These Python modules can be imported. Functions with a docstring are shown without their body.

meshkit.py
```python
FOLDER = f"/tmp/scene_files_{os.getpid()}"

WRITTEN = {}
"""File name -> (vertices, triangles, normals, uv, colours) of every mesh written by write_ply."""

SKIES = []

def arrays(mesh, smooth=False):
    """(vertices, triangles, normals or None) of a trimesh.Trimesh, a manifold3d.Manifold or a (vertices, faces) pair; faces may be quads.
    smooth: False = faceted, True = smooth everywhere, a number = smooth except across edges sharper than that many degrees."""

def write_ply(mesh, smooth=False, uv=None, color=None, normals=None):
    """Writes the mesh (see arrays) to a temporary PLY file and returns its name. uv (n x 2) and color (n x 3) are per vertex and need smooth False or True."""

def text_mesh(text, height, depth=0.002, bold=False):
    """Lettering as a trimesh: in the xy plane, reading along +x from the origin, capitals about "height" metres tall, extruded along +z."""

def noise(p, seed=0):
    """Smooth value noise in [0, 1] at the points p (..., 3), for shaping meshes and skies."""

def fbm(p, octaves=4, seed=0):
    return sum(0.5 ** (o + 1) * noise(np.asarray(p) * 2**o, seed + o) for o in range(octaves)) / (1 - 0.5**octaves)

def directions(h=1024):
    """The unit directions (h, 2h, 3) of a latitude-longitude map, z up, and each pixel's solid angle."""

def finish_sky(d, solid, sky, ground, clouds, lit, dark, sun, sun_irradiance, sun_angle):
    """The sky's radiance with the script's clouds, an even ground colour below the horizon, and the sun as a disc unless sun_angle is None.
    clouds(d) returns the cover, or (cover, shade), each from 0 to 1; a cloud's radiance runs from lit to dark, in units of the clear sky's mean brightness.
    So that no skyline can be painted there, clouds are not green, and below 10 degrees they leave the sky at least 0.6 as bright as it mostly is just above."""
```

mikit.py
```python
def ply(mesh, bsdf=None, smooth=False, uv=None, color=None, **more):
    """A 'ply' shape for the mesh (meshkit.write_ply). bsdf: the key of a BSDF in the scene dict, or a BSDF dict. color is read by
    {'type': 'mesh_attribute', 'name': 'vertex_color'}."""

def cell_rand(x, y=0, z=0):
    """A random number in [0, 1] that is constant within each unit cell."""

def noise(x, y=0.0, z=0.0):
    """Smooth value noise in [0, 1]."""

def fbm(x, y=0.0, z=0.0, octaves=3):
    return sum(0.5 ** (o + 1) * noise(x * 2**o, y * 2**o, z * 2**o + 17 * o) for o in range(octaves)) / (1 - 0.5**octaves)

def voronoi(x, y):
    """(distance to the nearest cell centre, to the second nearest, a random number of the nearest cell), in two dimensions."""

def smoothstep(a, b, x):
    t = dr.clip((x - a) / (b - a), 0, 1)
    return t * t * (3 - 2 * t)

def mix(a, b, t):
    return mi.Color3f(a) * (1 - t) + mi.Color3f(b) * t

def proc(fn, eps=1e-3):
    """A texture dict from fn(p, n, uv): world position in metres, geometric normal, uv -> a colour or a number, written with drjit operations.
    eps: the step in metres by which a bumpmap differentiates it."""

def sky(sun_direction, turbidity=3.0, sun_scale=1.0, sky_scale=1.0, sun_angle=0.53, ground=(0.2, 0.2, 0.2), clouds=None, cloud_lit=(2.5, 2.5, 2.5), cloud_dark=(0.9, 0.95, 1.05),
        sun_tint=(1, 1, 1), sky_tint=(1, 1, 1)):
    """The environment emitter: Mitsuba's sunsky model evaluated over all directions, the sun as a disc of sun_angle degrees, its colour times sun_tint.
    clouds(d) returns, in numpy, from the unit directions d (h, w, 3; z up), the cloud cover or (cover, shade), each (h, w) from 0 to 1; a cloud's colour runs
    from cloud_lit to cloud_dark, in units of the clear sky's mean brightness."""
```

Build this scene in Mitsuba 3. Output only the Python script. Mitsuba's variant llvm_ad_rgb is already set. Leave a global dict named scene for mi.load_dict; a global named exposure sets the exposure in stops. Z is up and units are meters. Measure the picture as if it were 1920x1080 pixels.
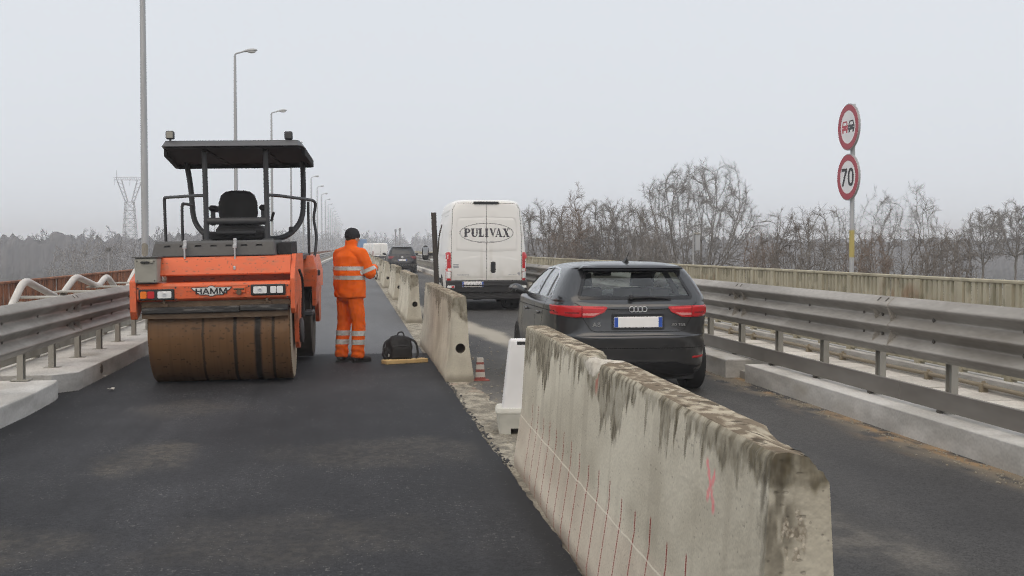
import math
import numpy as np, trimesh, shapely, drjit as dr
import mitsuba as mi, mikit, meshkit, manifold3d as m3
from shapely.geometry import Polygon, LineString, Point, box as sbox
from shapely.ops import unary_union
from scipy.spatial import Delaunay
from mikit import noise, fbm, voronoi, smoothstep, mix, cell_rand, proc

T = mi.ScalarTransform4f
scene, labels = {}, {}

# ------------------------------------------------------------------ camera, sky, exposure
EYE = 1.55
YAW, PITCH = math.radians(7.633), math.radians(1.9525)
fwd = [math.sin(YAW) * math.cos(PITCH), math.cos(YAW) * math.cos(PITCH), -math.sin(PITCH)]
scene['camera'] = {'type': 'perspective', 'fov': 2 * math.degrees(math.atan(960 / 2200.0)), 'fov_axis': 'x',
                   'to_world': T().look_at(origin=[0, 0, EYE], target=[fwd[0], fwd[1], EYE + fwd[2]], up=[0, 0, 1]),
                   'near_clip': 0.05, 'far_clip': 6000.0, 'medium': {'type': 'ref', 'id': 'haze_air'}}


def overcast(d):
    n = meshkit.fbm(d * np.array([2.0, 2.0, 5.0]) + 3.1, 4, 5)
    return np.ones(d.shape[:2]), np.clip(0.20 + 0.30 * (n - 0.5), 0, 1)


scene['sky'] = mikit.sky((-0.25, -0.62, 0.74), turbidity=4, sun_scale=0.26, sun_angle=70, clouds=overcast,
                         cloud_lit=(1.93, 2.02, 2.14), cloud_dark=(1.62, 1.73, 1.87))
exposure = 1.98
scene['haze_air'] = {'type': 'homogeneous', 'albedo': {'type': 'rgb', 'value': [0.925, 0.942, 0.985]}, 'sigma_t': 0.00115}

# ------------------------------------------------------------------ helpers
used = set()


def new_key(name, parent=None):
    base = (parent + '__' if parent else '') + name
    k, i = base, 0
    while k in used:
        i += 1
        k = f'{base}_{i:03d}'
    used.add(k)
    return k


def tag(k, label=None, cat=None, group=None, kind=None):
    d = {a: b for a, b in (('label', label), ('category', cat), ('group', group), ('kind', kind)) if b}
    if d:
        labels[k] = d


def thing(name, label, cat, group=None):
    k = new_key(name)
    tag(k, label, cat, group)
    return k


def put(name, shape, parent=None, tw=None, label=None, cat=None, group=None, kind=None):
    """one entry of scene from a ready shape dict"""
    k = new_key(name, parent)
    scene[k] = dict(shape) if tw is None else {**shape, 'to_world': tw}
    tag(k, label, cat, group, kind)
    return k


def add(name, mesh, bsdf, parent=None, smooth=False, tw=None, label=None, cat=None, group=None, kind=None):
    return put(name, mikit.ply(mesh, bsdf, smooth), parent, tw, label, cat, group, kind)


def cat_(*ms):
    out = []
    for m in ms:
        out += list(m) if isinstance(m, (list, tuple)) else [m]
    return trimesh.util.concatenate(out) if len(out) > 1 else out[0]


def mesh_of(v, f):
    return trimesh.Trimesh(np.asarray(v, float), np.asarray(f, int), process=False)


def move(m, at=(0, 0, 0), rz=0.0, rx=0.0, ry=0.0):
    m = m.copy()
    M = np.eye(4)
    if rx: M = trimesh.transformations.rotation_matrix(math.radians(rx), [1, 0, 0]) @ M
    if ry: M = trimesh.transformations.rotation_matrix(math.radians(ry), [0, 1, 0]) @ M
    if rz: M = trimesh.transformations.rotation_matrix(math.radians(rz), [0, 0, 1]) @ M
    M[:3, 3] = at
    m.apply_transform(M)
    return m


def bx(x0, x1, y0, y1, z0, z1, c=0.0):
    """box by its limits, edges chamfered by c"""
    ctr, h = np.array([x0 + x1, y0 + y1, z0 + z1]) / 2, np.abs(np.array([x1 - x0, y1 - y0, z1 - z0])) / 2
    c = min(c, 0.45 * 2 * h.min())
    if c <= 0:
        m = trimesh.creation.box(extents=2 * h)
        m.apply_translation(ctr)
        return m
    pts = []
    for s in np.ndindex(2, 2, 2):
        s = np.array(s) * 2 - 1
        for k in range(3):
            q = h - c
            q[k] = h[k]
            pts.append(ctr + s * q)
    return trimesh.convex.convex_hull(np.array(pts))


def hull(pts):
    return trimesh.convex.convex_hull(np.asarray(pts, float))


def tube(pts, r, n=8, cap=True):
    p = np.asarray(pts, float)
    r = np.broadcast_to(np.asarray(r, float), (len(p),))
    t = np.gradient(p, axis=0)
    t /= np.linalg.norm(t, axis=1, keepdims=True) + 1e-12
    a = np.cross(t[0], [0, 0, 1.0] if abs(t[0][2]) < 0.9 else [1.0, 0, 0])
    a /= np.linalg.norm(a)
    ang = np.arange(n) * 2 * np.pi / n + np.pi / n
    rings = []
    for i in range(len(p)):
        a = a - t[i] * (a @ t[i])
        a /= np.linalg.norm(a)
        b = np.cross(t[i], a)
        rings.append(p[i] + r[i] * (np.cos(ang)[:, None] * a + np.sin(ang)[:, None] * b))
    return loft(np.array(rings), cap)


def loft(rings, cap=True):
    rings = np.asarray(rings, float)
    m, n = rings.shape[:2]
    v = rings.reshape(-1, 3)
    i, j = np.meshgrid(np.arange(m - 1), np.arange(n), indexing='ij')
    i, j = i.ravel(), j.ravel()
    k = (j + 1) % n
    f = np.vstack([np.stack([i * n + j, i * n + k, (i + 1) * n + k], 1), np.stack([i * n + j, (i + 1) * n + k, (i + 1) * n + j], 1)])
    if cap:
        c0, c1 = len(v), len(v) + 1
        v = np.vstack([v, rings[0].mean(0), rings[-1].mean(0)])
        q = np.arange(n)
        f = np.vstack([f, np.stack([q * 0 + c0, (q + 1) % n, q], 1), np.stack([q * 0 + c1, (m - 1) * n + q, (m - 1) * n + (q + 1) % n], 1)])
    return mesh_of(v, f)


def curve(pts, k=6):
    """Catmull-Rom through the points"""
    p = np.asarray(pts, float)
    q = np.vstack([2 * p[0] - p[1], p, 2 * p[-1] - p[-2]])
    out = []
    for i in range(len(p) - 1):
        a, b, c, d = q[i:i + 4]
        for t in np.arange(k) / k:
            out.append(0.5 * (2 * b + (c - a) * t + (2 * a - 5 * b + 4 * c - d) * t ** 2 + (3 * b - a - 3 * c + d) * t ** 3))
    return np.array(out + [p[-1]])


def bend(pts, rad=0.1, k=6):
    """polyline with its corners rounded"""
    p = [np.asarray(q, float) for q in pts]
    out = [p[0]]
    for a, b, c in zip(p[:-2], p[1:-1], p[2:]):
        u, w = a - b, c - b
        lu, lw = np.linalg.norm(u), np.linalg.norm(w)
        r = min(rad, 0.45 * lu, 0.45 * lw)
        s, e = b + u / lu * r, b + w / lw * r
        for t in np.linspace(0, 1, k):
            out.append((1 - t) ** 2 * s + 2 * t * (1 - t) * b + t ** 2 * e)
    return np.array(out + [p[-1]])


def polys(g):
    return [q for q in getattr(g, 'geoms', [g]) if q.geom_type == 'Polygon' and q.area > 1e-9]


def prism(poly, d0, d1, axis='y'):
    """extrude a 2-D polygon: axis y: (x,z) -> y from d0 to d1; axis x: (y,z); axis z: (x,y)"""
    if not hasattr(poly, 'geom_type'):
        poly = Polygon(poly)
    ms = []
    for g in polys(poly):
        m = trimesh.creation.extrude_polygon(g, d1 - d0, engine='earcut')
        v = m.vertices.copy()
        v[:, 2] += d0
        if axis == 'y':
            m = mesh_of(np.stack([v[:, 0], v[:, 2], v[:, 1]], 1), m.faces[:, ::-1])
        elif axis == 'x':
            m = mesh_of(np.stack([v[:, 2], v[:, 0], v[:, 1]], 1), m.faces)
        else:
            m = mesh_of(v, m.faces)
        ms.append(m)
    return cat_(ms)


def lathe(prof, n=32, axis='z'):
    """prof: (r, h) pairs, closed if both ends have r = 0"""
    ang = np.arange(n) * 2 * np.pi / n
    rings = np.array([np.stack([r * np.cos(ang), r * np.sin(ang), np.full(n, h)], 1) for r, h in prof])
    m = loft(rings, True)
    v = m.vertices
    if axis == 'x':
        m = mesh_of(np.stack([v[:, 2], v[:, 0], v[:, 1]], 1), m.faces)
    elif axis == 'y':
        m = mesh_of(np.stack([v[:, 0], v[:, 2], v[:, 1]], 1), m.faces[:, ::-1])
    return m


def to_m(mesh):
    mesh = trimesh.Trimesh(mesh.vertices, mesh.faces, process=True)
    mesh.merge_vertices()
    mm = m3.Manifold(m3.Mesh(np.asarray(mesh.vertices, np.float32), np.asarray(mesh.faces, np.uint32)))
    if mm.volume() < 0:
        mm = m3.Manifold(m3.Mesh(np.asarray(mesh.vertices, np.float32), np.asarray(mesh.faces[:, ::-1], np.uint32)))
    return mm


def from_m(mm):
    q = mm.to_mesh()
    return trimesh.Trimesh(np.array(q.vert_properties[:, :3], float), np.array(q.tri_verts), process=False)


def cut(a, *bs):
    m = to_m(a)
    for b in bs:
        m = m - to_m(b)
    return from_m(m)


def cast(mesh, uv, ax, sign):
    """depth along axis ax (0 x, 1 y, 2 z) where rays travelling in direction sign first meet the mesh; nan where they miss"""
    o = [k for k in range(3) if k != ax]
    t = mesh.vertices[mesh.faces]
    a, b, c = t[:, 0][:, o], t[:, 1][:, o], t[:, 2][:, o]
    den = (b[:, 1] - c[:, 1]) * (a[:, 0] - c[:, 0]) + (c[:, 0] - b[:, 0]) * (a[:, 1] - c[:, 1])
    ok = np.abs(den) > 1e-12
    a, b, c, den, dz = a[ok], b[ok], c[ok], den[ok], t[ok][:, :, ax]
    out = np.full(len(uv), np.nan)
    for s in range(0, len(uv), 400):
        p = np.asarray(uv[s:s + 400], float)[:, None]
        l0 = ((b[:, 1] - c[:, 1]) * (p[..., 0] - c[:, 0]) + (c[:, 0] - b[:, 0]) * (p[..., 1] - c[:, 1])) / den
        l1 = ((c[:, 1] - a[:, 1]) * (p[..., 0] - c[:, 0]) + (a[:, 0] - c[:, 0]) * (p[..., 1] - c[:, 1])) / den
        l2 = 1 - l0 - l1
        d = np.where((l0 >= -1e-6) & (l1 >= -1e-6) & (l2 >= -1e-6), l0 * dz[:, 0] + l1 * dz[:, 1] + l2 * dz[:, 2], np.nan)
        with np.errstate(all='ignore'):
            import warnings
            warnings.simplefilter('ignore')
            out[s:s + 400] = np.nanmin(d, 1) if sign > 0 else np.nanmax(d, 1)
    return out


def tri2d(poly, step, bstep=None):
    """triangulated polygon with inner points: (points, faces)"""
    b = poly.segmentize(bstep or step)
    rings = [np.array(b.exterior.coords)[:-1]] + [np.array(r.coords)[:-1] for r in b.interiors]
    x0, y0, x1, y1 = poly.bounds
    gx, gy = np.meshgrid(np.arange(x0 + step / 2, x1, step), np.arange(y0 + step / 2, y1, step))
    g = np.stack([gx.ravel(), gy.ravel()], 1)
    inner = poly.buffer(-step * 0.45)
    g = g[shapely.contains_xy(inner, g[:, 0], g[:, 1])] if len(g) and not inner.is_empty else g[:0]
    p = np.vstack(rings + [g])
    f = Delaunay(p).simplices
    c = p[f].mean(1)
    f = f[shapely.contains_xy(poly, c[:, 0], c[:, 1])]
    d = p[f]
    ar = np.cross(d[:, 1] - d[:, 0], d[:, 2] - d[:, 0])
    f = f[np.abs(ar) > 1e-10]
    ar = ar[np.abs(ar) > 1e-10]
    return p, np.where((ar > 0)[:, None], f, f[:, ::-1])


def patch(poly, mesh, ax, sign, out=0.004, depth=0.02, step=0.04, default=None):
    """a piece lying on the surface of mesh as seen along axis ax: outer face proud by out, sunk by depth (0: a single sheet)"""
    if not hasattr(poly, 'geom_type'):
        poly = Polygon(poly)
    ms = []
    for g in polys(poly):
        p, f = tri2d(g, step)
        d = cast(mesh, p, ax, sign)
        if np.isnan(d).any():
            good = ~np.isnan(d)
            if not good.any():
                continue
            j = np.argmin(((p[:, None] - p[good][None]) ** 2).sum(-1), 1)
            d = d[good][j]
        d = d - sign * out
        o = [k for k in range(3) if k != ax]
        v = np.zeros((len(p), 3))
        v[:, o], v[:, ax] = p, d
        # orientation: the outer face looks against the ray
        tri = v[f]
        nrm = np.cross(tri[:, 1] - tri[:, 0], tri[:, 2] - tri[:, 0]).sum(0)
        if nrm[ax] * sign > 0:
            f = f[:, ::-1]
        if depth > 0:
            w = v.copy()
            w[:, ax] += sign * depth
            e = np.vstack([f[:, [0, 1]], f[:, [1, 2]], f[:, [2, 0]]])
            key = {(a, b) for a, b in e.tolist()}
            be = np.array([(a, b) for a, b in e.tolist() if (b, a) not in key])
            n = len(v)
            f = np.vstack([f, f[:, ::-1] + n, np.stack([be[:, 1], be[:, 0], be[:, 0] + n], 1), np.stack([be[:, 1], be[:, 0] + n, be[:, 1] + n], 1)])
            v = np.vstack([v, w])
        ms.append(mesh_of(v, f))
    return cat_(ms)


def rrect(x0, x1, y0, y1, r):
    return sbox(x0 + r, y0 + r, x1 - r, y1 - r).buffer(r, quad_segs=4)


def line_poly(pts, w):
    return LineString(pts).buffer(w / 2, cap_style=2, join_style=1)


# ------------------------------------------------------------------ materials
def rgb(*c):
    return {'type': 'rgb', 'value': [float(x) for x in c]}


def mat(name, color, rough=0.5, metallic=0.0, spec=0.5, **more):
    scene[name] = {'type': 'twosided', 'bsdf': {'type': 'principled', 'base_color': color if isinstance(color, dict) else rgb(*color),
                                                 'roughness': rough, 'metallic': metallic, 'specular': spec, **more}}
    return name


def bumpy(name, color, height, rough=0.8, spec=0.4, eps=1e-3, **more):
    """height in metres from a proc function"""
    scene[name] = {'type': 'twosided', 'bsdf': {'type': 'bumpmap', 'arbitrary': proc(height, eps), 'scale': 1.0,
                   'bsdf': {'type': 'principled', 'base_color': color, 'roughness': rough, 'specular': spec, **more}}}
    return name


def C(*c):
    return mi.Color3f(*c)


mat('black_plastic', (0.022, 0.022, 0.024), 0.55)
mat('black_gloss', (0.012, 0.012, 0.014), 0.15)
mat('rubber', (0.025, 0.025, 0.026), 0.85)
mat('white_plastic', (0.72, 0.72, 0.72), 0.45)
mat('chrome', (0.75, 0.75, 0.76), 0.18, 1.0)
mat('silver', (0.55, 0.55, 0.56), 0.35, 0.7)
mat('red_lens', (0.50, 0.016, 0.02), 0.12, clearcoat=0.6)
mat('dark_red_lens', (0.22, 0.012, 0.016), 0.12, clearcoat=0.6)
mat('orange_lens', (0.80, 0.20, 0.02), 0.15)
mat('clear_lens', (0.75, 0.77, 0.78), 0.12, clearcoat=0.6)
mat('plate_white', (0.86, 0.86, 0.86), 0.4)
mat('plate_blue', (0.03, 0.09, 0.42), 0.4)
mat('ink', (0.02, 0.02, 0.022), 0.6)
mat('skin', (0.50, 0.30, 0.22), 0.55)
# ------------------------------------------------------------------ the setting
def fine(p, s):
    return noise(p.x * s, p.y * s, p.z * s)


def fresh_col(p, n, uv):
    big = fbm(p.x * 0.55 + 3, p.y * 0.30, 0.0, 4)
    mid = fbm(p.x * 3.1, p.y * 2.3, 1.0, 4)
    speck = noise(p.x * 160, p.y * 160, 2.0)
    grit = smoothstep(0.83, 0.95, noise(p.x * 70, p.y * 70, 5.0)) * smoothstep(0.35, 0.7, mid)
    c = mix((0.0180, 0.0183, 0.0212), (0.0315, 0.0320, 0.0360), smoothstep(0.30, 0.72, big))
    c = c * (0.80 + 0.40 * mid) * (0.62 + 0.76 * speck) * (0.80 + 0.40 * noise(p.x * 48, p.y * 48, 3.0))
    roll = fbm(p.x * 7.0 + 0.3 * noise(p.y * 0.2), p.y * 0.10, 7.0, 3)
    c = c * (0.80 + 0.40 * roll)
    # dusty places left by boots and wheels
    def spot(x, y, rx, ry):
        d = dr.square((p.x - x) / rx) + dr.square((p.y - y) / ry)
        return smoothstep(1.0, 0.0, d + 1.5 * (fbm(p.x * 3.5, p.y * 1.9, 9.0, 4) - 0.5))
    dust = dr.maximum(spot(-1.55, 8.9, 0.42, 0.8), 0.8 * spot(-1.75, 6.35, 0.45, 0.5))
    dust = dr.maximum(dust, 0.6 * spot(-1.55, 11.7, 0.6, 0.8))
    dust = dr.maximum(dust, 0.55 * spot(0.2, 8.9, 1.0, 0.8))
    dust = dr.maximum(dust, 0.5 * spot(-0.3, 6.3, 1.2, 0.7))
    dust = dust * (0.35 + 0.65 * smoothstep(0.30, 0.75, fbm(p.x * 26, p.y * 22, 4.0, 4))) * (0.55 + 0.6 * noise(p.x * 110, p.y * 110, 8.0))
    c = mix(c, (0.165, 0.142, 0.108), 0.40 * dust)
    # wheel scuffs running along the lane
    s = smoothstep(0.035, 0.0, dr.abs(p.x + 2.15 - 0.045 * (p.y - 12) + 0.05 * (noise(p.y * 0.9) - 0.5))) * smoothstep(0.45, 0.75, noise(p.x * 25, p.y * 0.8))
    c = mix(c, (0.20, 0.19, 0.18), 0.14 * s * smoothstep(6.0, 7.5, p.y) * smoothstep(14.5, 13.0, p.y))
    # black joint along the strip and the kerb
    e = smoothstep(0.17, 0.02, dr.abs(p.x - 1.03 + 0.04 * (noise(p.y * 3.0) - 0.5)))
    c = mix(c, (0.013, 0.013, 0.014), 0.8 * e)
    e2 = smoothstep(0.25, 0.0, dr.abs(p.x + 3.0)) * smoothstep(14.0, 12.0, p.y)
    c = mix(c, (0.016, 0.016, 0.018), 0.6 * e2)
    return mix(c, (0.23, 0.22, 0.20), 0.35 * grit)


def asphalt_h(p, n, uv):
    return 0.0016 * noise(p.x * 95, p.y * 95, 0.0) + 0.0022 * noise(p.x * 33, p.y * 33, 1.0) + 0.004 * fbm(p.x * 2.0, p.y * 1.4, 2.0, 2)


def lane_col(p, n, uv):
    big = fbm(p.x * 0.7, p.y * 0.16, 0.0, 4)
    mid = fbm(p.x * 3.5, p.y * 1.6, 1.0, 4)
    speck = noise(p.x * 140, p.y * 140, 2.0)
    c = mix((0.041, 0.040, 0.041), (0.074, 0.071, 0.067), smoothstep(0.3, 0.7, big))
    c = c * (0.82 + 0.36 * mid) * (0.66 + 0.68 * speck) * (0.84 + 0.32 * noise(p.x * 50, p.y * 50, 3.0))
    # dirt swept against the right kerb
    k = smoothstep(0.46 + 0.25 * (noise(p.y * 1.1, 3.0) - 0.5), 0.06, 4.58 - p.x) * smoothstep(0.25, 0.60, fbm(p.x * 7, p.y * 3.2, 3.0, 3))
    c = mix(c, mix((0.20, 0.165, 0.12), (0.30, 0.20, 0.11), smoothstep(0.4, 0.7, noise(p.y * 2.6, p.x * 6.0, 7.0))), 0.85 * k * smoothstep(3.4, 3.8, p.x))
    # pale dust where the lane was milled, beside the barriers
    a = smoothstep(0.75, 0.1, p.x - 1.05 + 0.5 * (fbm(p.y * 0.7, p.x, 5.0, 3) - 0.5)) * smoothstep(0.9, 1.0, p.x)
    a = a * smoothstep(0.30, 0.55, fbm(p.x * 6, p.y * 3.0, 6.0, 4))
    b = smoothstep(0.34, 0.08, dr.abs((p.x - 2.05) * 0.9 + (p.y - 25.5) * 0.075 + 0.35 * (fbm(p.x * 2, p.y * 0.6, 8.0, 3) - 0.5))) * smoothstep(17.0, 20.0, p.y) * smoothstep(46.0, 30.0, p.y)
    d = smoothstep(1.0, 0.0, dr.square((p.x - 2.72) / 0.38) + dr.square((p.y - 6.0) / 1.0) + 0.7 * (fbm(p.x * 3, p.y * 2, 1.0, 3) - 0.5))
    c = mix(c, (0.22, 0.20, 0.165), 0.75 * a * (0.5 + 0.6 * noise(p.x * 60, p.y * 60, 4.0)))
    c = mix(c, (0.36, 0.33, 0.275), 0.75 * b)
    d = d * (0.25 + 0.75 * smoothstep(0.3, 0.75, fbm(p.x * 9, p.y * 5, 3.0, 4))) * (0.5 + 0.7 * noise(p.x * 70, p.y * 70, 4.0))
    return mix(c, (0.20, 0.18, 0.15), 0.42 * d)


def strip_col(p, n, uv):
    m = fbm(p.x * 9, p.y * 7, 0.0, 4)
    s = noise(p.x * 75, p.y * 75, 1.0)
    c = mix((0.145, 0.132, 0.108), (0.30, 0.275, 0.225), smoothstep(0.25, 0.75, m)) * (0.50 + 0.65 * s + 0.35 * noise(p.x * 38, p.y * 38, 6.0))
    return mix(c, (0.30, 0.13, 0.09), 0.35 * smoothstep(0.66, 0.8, fbm(p.x * 5, p.y * 6, 4.0, 3)) * smoothstep(14.5, 13.3, p.y) * smoothstep(12.0, 13.0, p.y))


def kerb_col(p, n, uv):
    m = fbm(p.x * 3, p.y * 2.2, p.z * 6, 4)
    s = noise(p.x * 60, p.y * 60, p.z * 60)
    run = smoothstep(0.45, 0.75, noise(p.y * 5, p.z * 2.5, 3.0)) * dr.select(dr.abs(n.z) < 0.5, 1.0, 0.0)
    c = mix((0.38, 0.37, 0.35), (0.52, 0.51, 0.49), smoothstep(0.28, 0.72, m)) * (0.90 + 0.2 * s)
    c = mix(c, (0.27, 0.26, 0.24), 0.16 * run)
    return mix(c, (0.30, 0.27, 0.22), 0.5 * smoothstep(0.60, 0.78, fbm(p.x * 2.1 + 9, p.y * 1.3, p.z * 3, 4)))


def kerb_h(p, n, uv):
    return 0.0012 * noise(p.x * 60, p.y * 60, p.z * 60) + 0.003 * fbm(p.x * 9, p.y * 9, p.z * 9, 2)


def land_col(p, n, uv):
    m = fbm(p.x * 0.06, p.y * 0.06, 0.0, 4)
    return mix((0.10, 0.085, 0.06), (0.16, 0.14, 0.10), m) * (0.8 + 0.4 * noise(p.x * 1.7, p.y * 1.7))


bumpy('fresh_asphalt_skin', proc(fresh_col), asphalt_h, 0.7, 0.3, 2e-3)
bumpy('lane_skin', proc(lane_col), asphalt_h, 0.72, 0.4, 2e-3)
bumpy('strip_skin', proc(strip_col), lambda p, n, uv: 0.006 * noise(p.x * 40, p.y * 40) + 0.008 * fbm(p.x * 14, p.y * 14, 3.0, 2), 0.9, 0.3, 2e-3)
bumpy('kerb_skin', proc(kerb_col), kerb_h, 0.85, 0.3)
mat('land_skin', proc(land_col), 0.95)
mat('deck_concrete', (0.30, 0.29, 0.27), 0.9)

FAR = 640.0
LOW = -0.03                       # level of the right-hand lane; the fresh layer on the left lies 3 cm higher
LAND = -2.4



def land(x, y):
    """height of the plain: level near the trees on the right, falling to the river flats further out"""
    st = lambda a, b, v: (lambda t: t * t * (3 - 2 * t))(np.clip((v - a) / (b - a), 0, 1))
    return LAND - 9.5 * np.maximum(st(110, 230, np.hypot(x, y)), st(-9, -45, x))


rng = np.random.default_rng(7)


def sheet(x0, x1, y0, y1, z, step=None):
    v = np.array([[x0, y0, z], [x1, y0, z], [x1, y1, z], [x0, y1, z]], float)
    return mesh_of(v, [[0, 1, 2], [0, 2, 3]])


# land: one sheet reaching the horizon, gently uneven
gx = np.concatenate([-np.geomspace(1250, 12, 26), np.linspace(-8, 8, 5), np.geomspace(12, 1250, 26)])
gy = np.concatenate([[-150, -80, -30], np.geomspace(10, 1350, 36)])
GX, GY = np.meshgrid(gx, gy)
GZ = land(GX, GY) - 0.3 + 1.0 * (meshkit.fbm(np.stack([GX * 0.02, GY * 0.02, GX * 0], -1), 3, 2) - 0.5)
nx = len(gx)
i, j = np.meshgrid(np.arange(len(gy) - 1), np.arange(nx - 1), indexing='ij')
q = (i * nx + j).ravel()
add('ground', mesh_of(np.stack([GX, GY, GZ], -1).reshape(-1, 3), np.vstack([np.stack([q, q + 1, q + nx + 1], 1), np.stack([q, q + nx + 1, q + nx], 1)])),
    'land_skin', smooth=True, kind='structure', label='flat winter floodplain below the bridge')

# the bridge deck under everything
add('bridge_deck', cat_(bx(-5.15, 6.35, -25, FAR, -0.75, -0.05), *[bx(-4.0, 5.2, y, y + 1.6, LAND - 11, -0.77) for y in np.arange(12, FAR, 36.0)]),
    'deck_concrete', kind='structure', label='long concrete bridge deck carrying the road')
add('road', sheet(0.4, 4.8, -25, FAR, LOW), 'lane_skin', kind='structure', label='worn grey asphalt lane right of the concrete barriers')

# older asphalt beyond the transverse joint, then the fresh layer with its crumbled edge
add('old_asphalt', bx(-3.3, 1.0, 17.15, FAR, -0.049, -0.008), mat('old_skin', proc(lambda p, n, uv: mix((0.056, 0.056, 0.061), (0.082, 0.082, 0.086), fbm(p.x * 1.2, p.y * 0.35, 0.0, 4)) * (0.82 + 0.36 * noise(p.x * 90, p.y * 60)) * (0.9 + 0.2 * fbm(p.x * 4, p.y * 0.5, 3.0, 3))), 0.55),
    kind='structure', label='paler older asphalt beyond the road roller')
ye = np.arange(-25, 17.31, 0.09)
xe = 1.045 + 0.02 * np.clip((9.0 - ye) / 0.8, 0, 1) + 0.040 * (meshkit.fbm(np.stack([ye * 1.7, ye * 0, ye * 0], 1), 4, 3) - 0.5) + 0.016 * (rng.random(len(ye)) - 0.5)
ring = np.vstack([np.stack([xe, ye], 1), [[-3.35, 17.3], [-3.35, -25]]])
m = trimesh.creation.extrude_polygon(Polygon(ring), 0.045, engine='earcut')
m.apply_translation([0, 0, -0.045])
add('fresh_asphalt', m, 'fresh_asphalt_skin', kind='structure', label='fresh black asphalt layer on the left lane')

# the strip of milled rubble between the layer and the lane
ys = np.arange(-25, 90, 0.11)
xs = 1.42 + 0.30 * (meshkit.fbm(np.stack([ys * 0.8, ys * 0 + 4, ys * 0], 1), 4, 6) - 0.5) + 0.05 * (rng.random(len(ys)) - 0.5)
ring = np.vstack([np.stack([xs, ys], 1), [[0.9, 89.9], [0.9, -25]]])
p2, f2 = trimesh.creation.triangulate_polygon(Polygon(ring), engine='earcut')
add('rubble_strip', mesh_of(np.c_[p2, np.full(len(p2), LOW + 0.005)], f2), 'strip_skin', kind='structure', label='strip of pale crumbled rubble under the barriers')

# crumbs of asphalt and small stones: nobody could count them
ico = trimesh.creation.icosphere(subdivisions=0)


def crumbs(xy, z, smin, smax, seed):
    r = np.random.default_rng(seed)
    vs, fs = [], []
    for k, (x, y) in enumerate(xy):
        s = smin + (smax - smin) * r.random() ** 2.5
        v = ico.vertices * s * (0.6 + 0.6 * r.random((1, 3))) * (0.8 + 0.4 * r.random((len(ico.vertices), 1)))
        vs.append(v + [x, y, z + s * 0.25])
        fs.append(ico.faces + k * len(ico.vertices))
    return mesh_of(np.vstack(vs), np.vstack(fs))


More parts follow.
